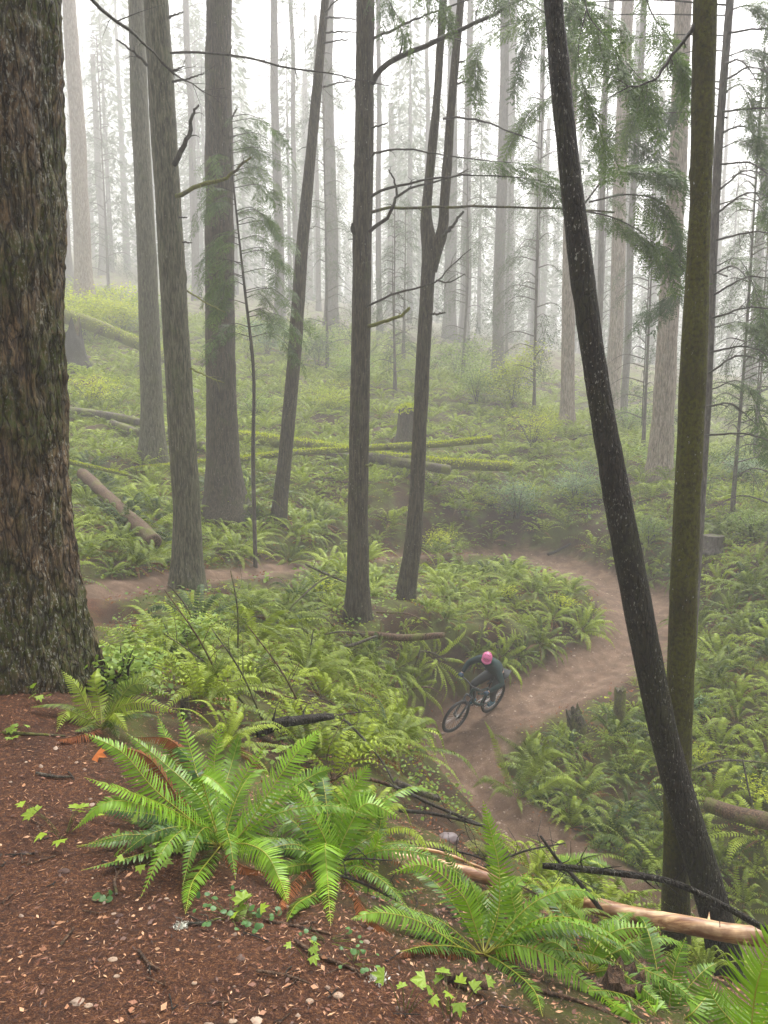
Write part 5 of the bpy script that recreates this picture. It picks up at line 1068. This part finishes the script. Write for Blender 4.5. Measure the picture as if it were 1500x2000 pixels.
# ------------------------------------------------------------------ shrubs and thickets
def shrub(label, px, py, w, h, mat, n=900, leaf=.05, seed=0, Y=None, group=None, name='shrub', layers=True):
    r = np.random.default_rng(seed + int(px)); b = G(px, py) if Y is None else P(px, py, Y); 
    if Y is not None: b[2] = hz(b[0], b[1])
    m_ = mpp(b); Wd, H = w * .5 * m_, h * m_; leaf *= max(1, b[1] / 32) ** 1.1; n = int(n * 1.7); root = empty(name, b, label, 'shrub', group); S, SL = Soup(), Soup(); ns = 13; tips = []
    for k in range(ns):
        a = r.uniform(0, 6.28); q = math.sqrt(r.random()) * Wd; tp = b + [math.cos(a) * q, math.sin(a) * q, H * r.uniform(.45, 1)]; c = catmull([b + r.normal(0, .06, 3) * [1, 1, 0], (b + tp) / 2 + [0, 0, H * .15], tp], 8); tube(S, c, np.linspace(.012, .003, 8), 4); tips.append(c)
    nc = max(8, n // 28)
    for k in range(nc):
        c = tips[r.integers(0, ns)]; i = r.integers(2, 8); cc = c[i] + r.normal(0, .18 * Wd, 3) * [1, 1, .35]; m = 28
        if r.random() < .8: tube(S, [c[i], cc], [.004, .002], 3, cap=False)
        q = cc + r.normal(0, 1, (m, 3)) * [.2 * Wd + .06, .2 * Wd + .06, .035 + .04 * H]; a = r.uniform(0, 6.28, m); d = norm(np.stack([np.cos(a), np.sin(a), r.normal(-.25, .3, m)], 1)); sz = leaf * r.uniform(.6, 1.3, m)
        add_rhombs(SL, q, d, norm(np.cross(d, norm(np.array([0, 0, 1.]) + r.normal(0, .4, (m, 3))))), sz, sz * .32, np.clip(r.normal(.5 + r.normal(0, .14), .1, m), 0, .94))
    S.build('stems', M['deadwood'], root); SL.build('foliage', M[mat], root); return root
for k, a in enumerate([('yellow green maple thicket at far left above the mossed log', 165, 620, 130, 100, 'leaf_yellow', 2600, .10, 36), ('bright thicket right of the yellow maple, foggy', 235, 640, 120, 90, 'leaf_yellow', 1800, .1, 37), ('bushy pale thicket behind the slim grey trunk', 310, 680, 110, 90, 'leaf_green', 1500, .09, 38),
                       ('green huckleberry thicket left of the central trunk', 620, 700, 130, 90, 'leaf_green', 2200, .08, 36), ('dusky thicket between cedar and thin leaning trunk', 520, 680, 110, 80, 'leaf_blue', 1700, .08, 37), ('soft green thicket right behind the central trunk', 690, 720, 110, 70, 'leaf_green', 1500, .08, 34),
                       ('tall bright shrub between the forked tree and the black trunk', 1000, 790, 110, 120, 'leaf_yellow', 2300, .09, 33), ('light green shrub just right of the forked tree', 890, 740, 120, 80, 'leaf_green', 1800, .08, 36), ('green shrub left of the tall bright one', 930, 800, 100, 90, 'leaf_green', 1600, .08, 33),
                       ('yellowish shrub below the tall bright shrub', 1040, 850, 110, 80, 'leaf_yellow', 1400, .07, 30), ('bluish bushy shrub above the trail bend', 1120, 960, 130, 80, 'leaf_blue', 2600, .055, 26.5), ('dark glossy salal at the left end of the trail bend', 1010, 1000, 110, 80, 'leaf_blue', 1800, .06, 25.8),
                       ('salal bush hanging over the trail right of the black trunk', 1270, 1060, 80, 60, 'leaf_green', 1200, .05, 22.5), ('pale shrub at the foot of the broad pale trunk', 1300, 960, 100, 50, 'leaf_green', 1200, .07, 27.5), ('hazy shrub right of the mossy trunk', 1440, 960, 100, 60, 'leaf_blue', 1400, .07, 27),
                       ('hazy shrub lower on the right slope', 1470, 1080, 90, 60, 'leaf_green', 1100, .06, 20), ('foggy shrub between the crossing trunks', 1220, 900, 90, 60, 'leaf_green', 1200, .08, 33), ('yellowish shrub behind the upper left logs', 180, 800, 110, 60, 'leaf_yellow', 1300, .07, 29),
                       ('low yellowish bush behind the thick mossy log', 640, 800, 130, 60, 'leaf_yellow', 1500, .07, 31), ('green bush behind the thick mossy log at its left end', 500, 820, 90, 60, 'leaf_green', 1100, .07, 30), ('small leafy bush above the trail left of the bend', 850, 1010, 80, 50, 'leaf_yellow', 900, .06, 23.6)]):
    shrub(a[0], a[1], a[2], a[3], a[4], a[5], a[6], a[7], k, a[8])
r_ = np.random.default_rng(44)
for k in range(16):
    lb, g, bx = [('low leafy shrub growing among the ferns of the mound', 'low shrubs on the mound', (560, 1120, 1120, 1300)), ('low leafy shrub growing among the ferns right of the crossing trunks', 'low shrubs on the right slope', (1340, 1500, 1150, 1600)),
                 ('low leafy shrub growing among the ferns of the left hollow', 'low shrubs in the left hollow', (230, 760, 1240, 1400)), ('low leafy shrub among the ferns on the slope above the trail', 'low shrubs above the trail', (150, 1050, 930, 1040))][k % 4]
    px, py = r_.uniform(bx[0], bx[1]), r_.uniform(bx[2], bx[3])
    if blocks(*G(px, py)): continue
    q_ = G(px, py)[1]; shrub(lb, px, py, 700 / q_, 560 / q_, ['leaf_green', 'seedling', 'leaf_yellow', 'leaf_blue'][int(r_.integers(0, 4)) if k % 4 != 2 else 0], 420, .05, 500 + k, None, g)
r_ = np.random.default_rng(71)
for k in range(16):
    px, py = r_.uniform(280, 820), r_.uniform(1240, 1440)
    g_ = G(px, py); l = r_.uniform(70, 170) * 9 / g_[1]; a = r_.uniform(-2.6, -.3) if k % 2 else r_.uniform(-.3, .5)
    if g_[1] < 5: continue
    log('fallen_branch', 'bare dead branch tangled among the ferns of the left hollow', [(px, py, g_[1] - .1), (px + math.cos(a) * l * .5 + 6, py + math.sin(a) * l * .5 - 14, g_[1] - .2), (px + math.cos(a) * l, py + math.sin(a) * l - 10, g_[1] - .15)], (4.5, 2), 'log_grey' if k % 3 else 'log_red', 'branch', 6, twigs=9, seed=400 + k, tl=.35, group='dead branches tangled in the left hollow')
# bare dead saplings in the left hollow
for k, (x0, y0, x1, y1, Y, lb) in enumerate([(590, 1380, 548, 1240, 9, 'bare dark sapling left of the low reddish log'), (575, 1380, 612, 1230, 9.2, 'second bare sapling leaning right in the hollow'), (495, 900, 484, 620, 17, 'thin crooked stem hung with moss right of the cedar')]):
    log('dead_sapling', lb, [(x0, y0, Y), ((x0 + x1) / 2 + 6, (y0 + y1) / 2, Y), (x1, y1, Y)], (4.5, 2), 'deadwood', 'sapling', 6, twigs=12, seed=200 + k, tl=.5)
# ------------------------------------------------------------------ rider and bike
# bike frame of reference: x forward, y to the rider's left, z up; origin under the rear hub
cr = G(955, 1390); ang = math.atan2(-.70, -.71)
cf_guess = cr + np.array([math.cos(ang), math.sin(ang), 0]) * 1.2; zf = hz(cf_guess[0], cf_guess[1]); pitch = math.atan2(zf - cr[2], 1.2) * .4
LEAN = R(-18)
Mrot = Matrix.Rotation(ang, 3, 'Z') @ Matrix.Rotation(-pitch, 3, 'Y') @ Matrix.Rotation(LEAN, 3, 'X')
RM = np.array(Mrot); cr = cr + [0, 0, .005]
def BW(p): return np.asarray(p, float) @ RM.T + cr
M['rubber'] = plain('rubber', (.012, .012, .013), .8); M['frame_grey'] = plain('frame_grey', (.05, .055, .06), .35, 0, .5); M['frame_teal'] = plain('frame_teal', (.008, .04, .034), .5)
M['steel'] = plain('steel', (.45, .46, .48), .3, .8); M['alloy_black'] = plain('alloy_black', (.02, .02, .022), .4); M['saddle'] = plain('saddle', (.015, .015, .015), .6)
M['jacket'] = plain('jacket', (.006, .024, .024), .95, var=.3, scale=9); M['trousers'] = plain('trousers', (.010, .011, .013), .85, var=.3, scale=9); M['skin'] = plain('skin', (.48, .26, .18), .5)
M['glove'] = plain('glove', (.035, .07, .12), .8); M['shoe'] = plain('shoe', (.015, .085, .13), .7); M['sole'] = plain('sole', (.45, .48, .5), .6); M['helmet'] = plain('helmet', (.50, .09, .23), .5, spec=.5); M['vent'] = plain('vent', (.03, .01, .02), .8); M['hair'] = plain('hair', (.04, .02, .012), .8); M['lens'] = plain('lens', (.02, .02, .03), .1)
bike = empty('mountain_bike', BW((0, 0, 0)), 'dark teal mountain bike leaning into the bend on the bare trail', 'bicycle')
def bt(name, polys, mat, parent, sides=10, amp=0, smooth=True):
    S = Soup()
    for pts, rad in polys:
        pts = np.asarray(pts, float); n = max(2, len(pts)) if len(pts) == 2 else 14
        C = catmull(pts, n if len(pts) > 2 else 6); rr = np.interp(np.linspace(0, 1, len(C)), np.linspace(0, 1, len(np.atleast_1d(rad))), np.atleast_1d(rad)) if np.ndim(rad) else rad
        tube(S, BW(C), rr, sides, amp=amp)
    return S.build(name, M[mat], parent, smooth=smooth)
def torus(S, c, R0, r0, ax, n=64, m=10, knob=0.):
    th = np.arange(n) / n * 2 * math.pi; ph = np.arange(m) / m * 2 * math.pi; ax = norm(ax); u = norm(np.cross(ax, [0, 0, 1.])); v = np.cross(u, ax); V = []
    for i, t_ in enumerate(th):
        e = u * math.cos(t_) + v * math.sin(t_); rr = r0 + (knob if i % 2 else 0) * np.clip(np.cos(ph), 0, 1); V.append(c + e * (R0 + (np.cos(ph) * rr)[:, None]) + ax * (np.sin(ph) * rr)[:, None])
    V = np.concatenate(V); i = np.arange(n)[:, None] * m; i2 = (np.arange(n)[:, None] + 1) % n * m; j = np.arange(m)[None]; k = (j + 1) % m
    S.add(BW(V), np.stack([i + j, i + k, i2 + k, i2 + j], -1).reshape(-1, 4))
STEER = R(-3); HEADX, HEADZ = .90, .86
def wheel(c, ax):
    S = Soup(); torus(S, c, .338, .030, ax, 96, 10, .006); w_ = bt('wheel', [([np.asarray(c) - norm(ax) * .05, np.asarray(c) + norm(ax) * .05], .022)], 'alloy_black', bike); S.build('tyre', M['rubber'], w_)
    S = Soup(); torus(S, c, .305, .012, ax, 64, 8); S.build('rim', M['alloy_black'], w_, smooth=True); S = Soup(); ax = norm(ax); u = norm(np.cross(ax, [0, 0, 1.])); v = np.cross(u, ax)
    for k in range(28):
        a = k / 28 * 6.283; e = u * math.cos(a + (.25 if k % 2 else -.25)) + v * math.sin(a + (.25 if k % 2 else -.25)); e2 = u * math.cos(a) + v * math.sin(a)
        tube(S, BW(np.array([c + ax * (.03 if k % 4 < 2 else -.03) + e * .02, c + e2 * .30])), .0018, 4, cap=False)
    S.build('spokes', M['steel'], w_); S = Soup(); torus(S, np.asarray(c) + ax * .045, .07, .004, ax, 32, 6); tube(S, BW(np.array([c + ax * .043, c + ax * .047])), .05, 16); S.build('brake_disc', M['steel'], w_, smooth=True)
RW, FW = np.array([0, 0, .37]), np.array([1.2, 0, .37]); fax = np.array([-math.sin(STEER), math.cos(STEER), 0])
wheel(RW, [0, 1, 0]); wheel(FW, fax)
BB = [.43, 0, .34]; ST = [.30, 0, .72]; HT, HB = [.86, 0, .93], [.905, 0, .81]
bt('frame', [([HT, HB], .028), ([[.87, 0, .90], [.58, 0, .76], ST], [.026, .022, .02]), ([HB, [.70, 0, .52], BB], [.03, .03, .032]), ([BB, [.36, 0, .52], ST], .019), ([BB, [.2, .05, .36], [0, .065, .37]], [.018, .013, .011]), ([BB, [.2, -.05, .36], [0, -.065, .37]], [.018, .013, .011]),
             ([[.0, .065, .37], [.3, .035, .60], [.36, 0, .62]], [.010, .012, .014]), ([[.0, -.065, .37], [.3, -.035, .60], [.36, 0, .62]], [.010, .012, .014]), ([[.40, 0, .60], [.62, 0, .70]], .022)], 'frame_teal', bike)
bt('fork', [([HT, HB, [.925, 0, .76]], .022), ([[.925, -.07, .76], [.925, .07, .76]], .02), ([[.925, .07, .77], [1.05, .068, .58]], .017), ([[.925, -.07, .77], [1.05, -.068, .58]], .017), ([[1.03, .068, .61], [1.2, .06, .37]], .024), ([[1.03, -.068, .61], [1.2, -.06, .37]], .024), ([[1.03, .068, .62], [1.06, 0, .74], [1.03, -.068, .62]], .014)], 'frame_grey', bike)
bar = bt('handlebar', [([HT, [.90, 0, .97]], .017), ([[.90, -.39, 1.03], [.91, -.15, 1.02], [.92, 0, .98], [.91, .15, 1.02], [.90, .39, 1.03]], .014)], 'alloy_black', bike)
for s_ in (-1, 1): bt('grip', [([[.90, s_ * .27, 1.027], [.90, s_ * .39, 1.031]], .019)], 'rubber', bar); bt('brake_lever', [([[.91, s_ * .24, 1.02], [.98, s_ * .25, 1.0], [1.0, s_ * .33, .995]], [.009, .007, .005])], 'alloy_black', bar, 6)
sp_ = bt('seat_post', [([ST, [.27, 0, .84]], .015)], 'alloy_black', bike)
S = Soup(); C = catmull([[.13, 0, .865], [.2, 0, .87], [.3, 0, .862], [.40, 0, .852]], 14); T, A, B = frames(C); V = []; wd_ = np.interp(np.linspace(0, 1, 14), [0, .1, .35, .7, 1], [.03, .075, .06, .025, .012]); th = np.arange(12) / 12 * 6.283
for k in range(14): V.append(C[k] + np.stack([0 * th, np.cos(th) * wd_[k], np.sin(th) * .02], 1))
V = np.concatenate(V); i = np.arange(13)[:, None] * 12; j = np.arange(12)[None]; k = (j + 1) % 12; S.add(BW(V), np.stack([i + j, i + k, i + k + 12, i + j + 12], -1).reshape(-1, 4)); S.build('saddle', M['saddle'], bike, smooth=True)
ck = bt('crankset', [([[.43, -.07, .34], [.43, .07, .34]], .018), ([[.43, -.075, .34], [.60, -.08, .335]], .011), ([[.43, .075, .34], [.26, .08, .345]], .011)], 'alloy_black', bike); S = Soup(); torus(S, np.array([.43, -.055, .34]), .075, .006, [0, 1, 0], 32, 6, .004); S.build('chainring', M['steel'], ck)
S = Soup(); torus(S, np.array([0, -.045, .37]), .05, .012, [0, 1, 0], 32, 6, .004); S.build('cassette', M['steel'], bike); bt('chain', [([[.0, -.05, .42], [.43, -.055, .415]], .005), ([[.0, -.05, .32], [.43, -.055, .268]], .005)], 'steel', bike, 4)
for s_, x_ in ((-1, .60), (1, .26)): bt('pedal', [([[x_ - .045, s_ * .13, .337], [x_ + .045, s_ * .13, .337]], .014), ([[x_ - .045, s_ * .10, .337], [x_ + .045, s_ * .10, .337]], .012)], 'alloy_black', bike, 6)

# the rider: joints in bike coordinates
J = dict(pelvis=(.14, 0, 1.08), waist=(.26, 0, 1.20), chest=(.46, 0, 1.37), neck=(.62, 0, 1.48), head0=(.67, .015, 1.52), shL=(.54, .19, 1.42), shR=(.54, -.19, 1.42),
         elL=(.62, .45, 1.22), elR=(.70, -.37, 1.24), wrL=(.855, .345, 1.065), wrR=(.855, -.345, 1.065), haL=(.895, .335, 1.05), haR=(.895, -.335, 1.05),
         hiL=(.11, .09, 1.02), hiR=(.11, -.09, 1.02), knL=(.46, .21, .82), knR=(.62, -.19, .80), anL=(.21, .125, .45), anR=(.53, -.125, .45), toL=(.33, .13, .385), toR=(.66, -.13, .375))
def skinned(name, chain_edges, radii, mat, parent=None, origin=None, sub=2):
    names = list(radii.keys()); me = bpy.data.meshes.new(name); o0 = org(parent) if parent else np.asarray(origin)
    me.from_pydata([tuple(BW(J[n] if n in J else PTS[n]) - o0) for n in names], [(names.index(a), names.index(b)) for a, b in chain_edges], [])
    o = bpy.data.objects.new(name, me); sc.collection.objects.link(o); sk = o.modifiers.new('skin', 'SKIN'); sk.use_smooth_shade = True; ss = o.modifiers.new('sub', 'SUBSURF'); ss.levels = sub; ss.render_levels = sub
    for i, n in enumerate(names):
        v = me.skin_vertices[0].data[i]; v.radius = (radii[n],) * 2 if not isinstance(radii[n], tuple) else radii[n]; v.use_root = i == 0
    bpy.context.view_layer.update(); dg = bpy.context.evaluated_depsgraph_get(); m2 = bpy.data.meshes.new_from_object(o.evaluated_get(dg)); o.modifiers.clear(); o.data = m2
    m2.materials.clear(); m2.materials.append(M[mat]); m2.polygons.foreach_set('use_smooth', np.ones(len(m2.polygons), bool))
    if parent: o.parent = parent; ORG[o.name] = o0
    else: o.location = tuple(o0); ORG[o.name] = o0
    return o
PTS = {}
for s_, q in ((1, 'L'), (-1, 'R')):       # five fingers wrapped round each grip
    for f in range(4):
        y = s_ * (.372 - f * .024); PTS[f'k{q}{f}'] = (.925, y, 1.058 - .002 * f); PTS[f'm{q}{f}'] = (.935, y, 1.025); PTS[f't{q}{f}'] = (.908, y, 1.004)
    PTS[f'u{q}'] = (.885, s_ * .285, 1.035); PTS[f'v{q}'] = (.905, s_ * .275, 1.012)
E = [('pelvis', 'waist'), ('waist', 'chest'), ('chest', 'neck'), ('neck', 'head0')]; Rd = dict(pelvis=.12, waist=.11, chest=.125, neck=.055, head0=.05)
for q in 'LR':
    E += [('chest', 'sh' + q), ('sh' + q, 'el' + q), ('el' + q, 'wr' + q), ('wr' + q, 'ha' + q), ('pelvis', 'hi' + q), ('hi' + q, 'kn' + q), ('kn' + q, 'an' + q), ('an' + q, 'to' + q)]
    Rd.update({'sh' + q: .055, 'el' + q: .036, 'wr' + q: .024, 'ha' + q: .03, 'hi' + q: .085, 'kn' + q: .052, 'an' + q: .034, 'to' + q: .03})
person = skinned('person', E, Rd, 'skin', None, BW((.10, 0, 1.06)), 2)
tag(person, 'rider in a pink helmet and dark jacket crouched over the bike through the bend', 'person')
G1 = dict(pelvis=(.17, .155), waist=(.16, .15), chest=(.175, .165), neck=.08); EJ = [e for e in E[:3]]
for q in 'LR': EJ += [('chest', 'sh' + q), ('sh' + q, 'el' + q), ('el' + q, 'wr' + q)]; G1.update({'sh' + q: .088, 'el' + q: .060, 'wr' + q: .040})
skinned('jacket', EJ, G1, 'jacket', person)
T1 = dict(pelvis=.18); ET = []
for q in 'LR': ET += [('pelvis', 'hi' + q), ('hi' + q, 'kn' + q), ('kn' + q, 'an' + q)]; T1.update({'hi' + q: .125, 'kn' + q: .082, 'an' + q: .05})
skinned('trousers', ET, T1, 'trousers', person)
for q in 'LR':
    eg = [('wr' + q, 'ha' + q), ('ha' + q, 'u' + q), ('u' + q, 'v' + q)]; rg = {'wr' + q: .032, 'ha' + q: .034, 'u' + q: .012, 'v' + q: .010}
    for f in range(4): eg += [('ha' + q, f'k{q}{f}'), (f'k{q}{f}', f'm{q}{f}'), (f'm{q}{f}', f't{q}{f}')]; rg.update({f'k{q}{f}': .0115, f'm{q}{f}': .0105, f't{q}{f}': .009})
    skinned('glove', eg, rg, 'glove', person)
    a, t_ = np.array(J['an' + q]), np.array(J['to' + q]); PTS['h' + q] = tuple(a + [-.06, 0, -.055]); PTS['f' + q] = tuple(t_ + [.03, 0, 0]); PTS['mid' + q] = tuple((a + t_) / 2 + [0, 0, -.02]); PTS['top' + q] = tuple(a + [0, 0, .03])
    so_ = skinned('shoe', [('top' + q, 'an' + q), ('an' + q, 'mid' + q), ('mid' + q, 'to' + q), ('to' + q, 'f' + q), ('an' + q, 'h' + q)], {'top' + q: .046, 'an' + q: .048, 'mid' + q: .045, 'to' + q: .04, 'f' + q: .03, 'h' + q: .038}, 'shoe', person)
    hh, ff = np.array(PTS['h' + q]) - [.02, 0, .03], np.array(PTS['f' + q]) - [-.02, 0, .028]; bt('sole', [([hh, (hh + ff) / 2 - [0, 0, .004], ff], [.03, .034, .026])], 'sole', so_, 10)
# head: skull with face looking down the trail toward the rider's left
hc = np.array([.73, .03, 1.585]); yaw, pit = R(30), R(20)
HR = np.array(Matrix.Rotation(yaw, 3, 'Z') @ Matrix.Rotation(pit, 3, 'Y'))
def HL(p): return BW(np.asarray(p, float) @ HR.T + hc)
def ellip(S, c, rad, n=28, m=18, lo=-1.571, hi=1.571, fn=None):
    th = np.arange(n) / n * 2 * math.pi; ph = np.linspace(lo, hi, m); V = []
    for p in ph:
        q = np.stack([np.cos(th) * math.cos(p), np.sin(th) * math.cos(p), th * 0 + math.sin(p)], 1); V.append(q)
    V = np.concatenate(V); V = (fn(V) if fn else V) * rad + c; i = np.arange(m - 1)[:, None] * n; j = np.arange(n)[None]; k = (j + 1) % n; S.add(HL(V), np.stack([i + j, i + k, i + k + n, i + j + n], -1).reshape(-1, 4))
def facef(V):
    V = V.copy(); f = np.clip(V[:, 0], 0, 1); V[:, 1] *= 1 - .22 * np.clip(-V[:, 2], 0, 1); V[:, 0] *= 1 - .10 * np.clip(-V[:, 2], 0, 1)
    V[:, 0] += .20 * np.exp(-((V[:, 1]) / .16) ** 2 - ((V[:, 2] + .18) / .2) ** 2) * (f > .3); V[:, 0] -= .08 * np.exp(-((np.abs(V[:, 1]) - .35) / .16) ** 2 - ((V[:, 2] - .05) / .14) ** 2) * (f > .3); V[:, 0] += .05 * np.exp(-(V[:, 1] / .3) ** 2 - ((V[:, 2] + .55) / .08) ** 2) * (f > .3); return V
S = Soup(); ellip(S, [0, 0, 0], [.098, .077, .118], 48, 40, fn=facef); S.build('head', M['skin'], person, smooth=True)
for s_ in (-1, 1):
    S = Soup(); ellip(S, [.082, s_ * .03, .008], [.012, .014, .009], 10, 8); S.build('eye', M['lens'], person, smooth=True); S = Soup(); ellip(S, [0, s_ * .078, -.01], [.02, .01, .032], 12, 8); S.build('ear', M['skin'], person, smooth=True)
S = Soup(); ellip(S, [.083, 0, -.062], [.010, .024, .006], 10, 6); S.build('mouth', plain('lips', (.35, .1, .09), .5) and bpy.data.materials['lips'], person, smooth=True)
S = Soup(); ellip(S, [-.018, 0, -.005], [.10, .086, .112], 28, 18, fn=lambda V: V * np.where((V[:, :1] > .2) & (V[:, 2:] < .35), .8, 1)); S.build('hair', M['hair'], person, smooth=True)
def helm(V):
    V = V.copy(); V[:, 2] = np.where(V[:, 2] < 0, V[:, 2] * (1 + .2 * (V[:, 0] < 0)), V[:, 2]); g = np.abs(((V[:, 1] * 3.2) % 1) - .5); V *= (1 + .05 * (g[:, None] - .25)); return V
S = Soup(); ellip(S, [-.008, 0, .035], [.132, .100, .106], 64, 24, -.22, 1.571, helm); hm = S.build('helmet', M['helmet'], person, smooth=True)
for y_ in (-.045, -.015, .015, .045):
    for a in (.75, 1.45, 2.1):
        S = Soup(); c = np.array([-.008 + .130 * math.cos(a), y_, .035 + .105 * math.sin(a) * math.sqrt(1 - (y_ / .100) ** 2)]); ellip(S, c, [.020, .007, .009], 8, 6); S.build('vent', M['vent'], hm, smooth=True)
S = Soup(); V = []; 
for k in range(13):
    a = R(-62 + 124 * k / 12); V += [HL([-.008 + .128 * math.cos(a), .104 * math.sin(a), .045]), HL([-.008 + .19 * math.cos(a) ** .8, .112 * math.sin(a), .060]), HL([-.008 + .128 * math.cos(a), .104 * math.sin(a), .053])]
S.add(np.array(V), [q for k in range(12) for q in ([3 * k, 3 * k + 1, 3 * k + 4, 3 * k + 3], [3 * k + 1, 3 * k + 2, 3 * k + 5, 3 * k + 4])]); S.build('visor', M['helmet'], hm, smooth=True)
S = Soup(); tube(S, np.array([HL([.03, .085, .03]), HL([.045, .06, -.07]), HL([.04, 0, -.125]), HL([.045, -.06, -.07]), HL([.03, -.085, .03])]), .006, 6); S.build('strap', M['vent'], hm)

# ------------------------------------------------------------------ the fog
me = bpy.data.meshes.new('haze'); x0, x1, y0, y1, z0, z1 = -280, 280, -10, 395, -12, 84
me.from_pydata([(x0, y0, z0), (x1, y0, z0), (x1, y1, z0), (x0, y1, z0), (x0, y0, z1), (x1, y0, z1), (x1, y1, z1), (x0, y1, z1)], [], [(0, 3, 2, 1), (4, 5, 6, 7), (0, 1, 5, 4), (1, 2, 6, 5), (2, 3, 7, 6), (3, 0, 4, 7)])
hzo = bpy.data.objects.new('haze', me); sc.collection.objects.link(hzo); tag(hzo, 'pale fog filling the whole forest', 'fog', None, 'stuff')
m, t, out = mat_new('fog'); pv = t.nodes.new('ShaderNodeVolumePrincipled'); pv.inputs['Density'].default_value = HAZE_DENSITY; pv.inputs['Color'].default_value = (.985, .975, .98, 1); pv.inputs['Anisotropy'].default_value = .1
lk(t, pv.outputs[0], out.inputs['Volume']); me.materials.append(m)
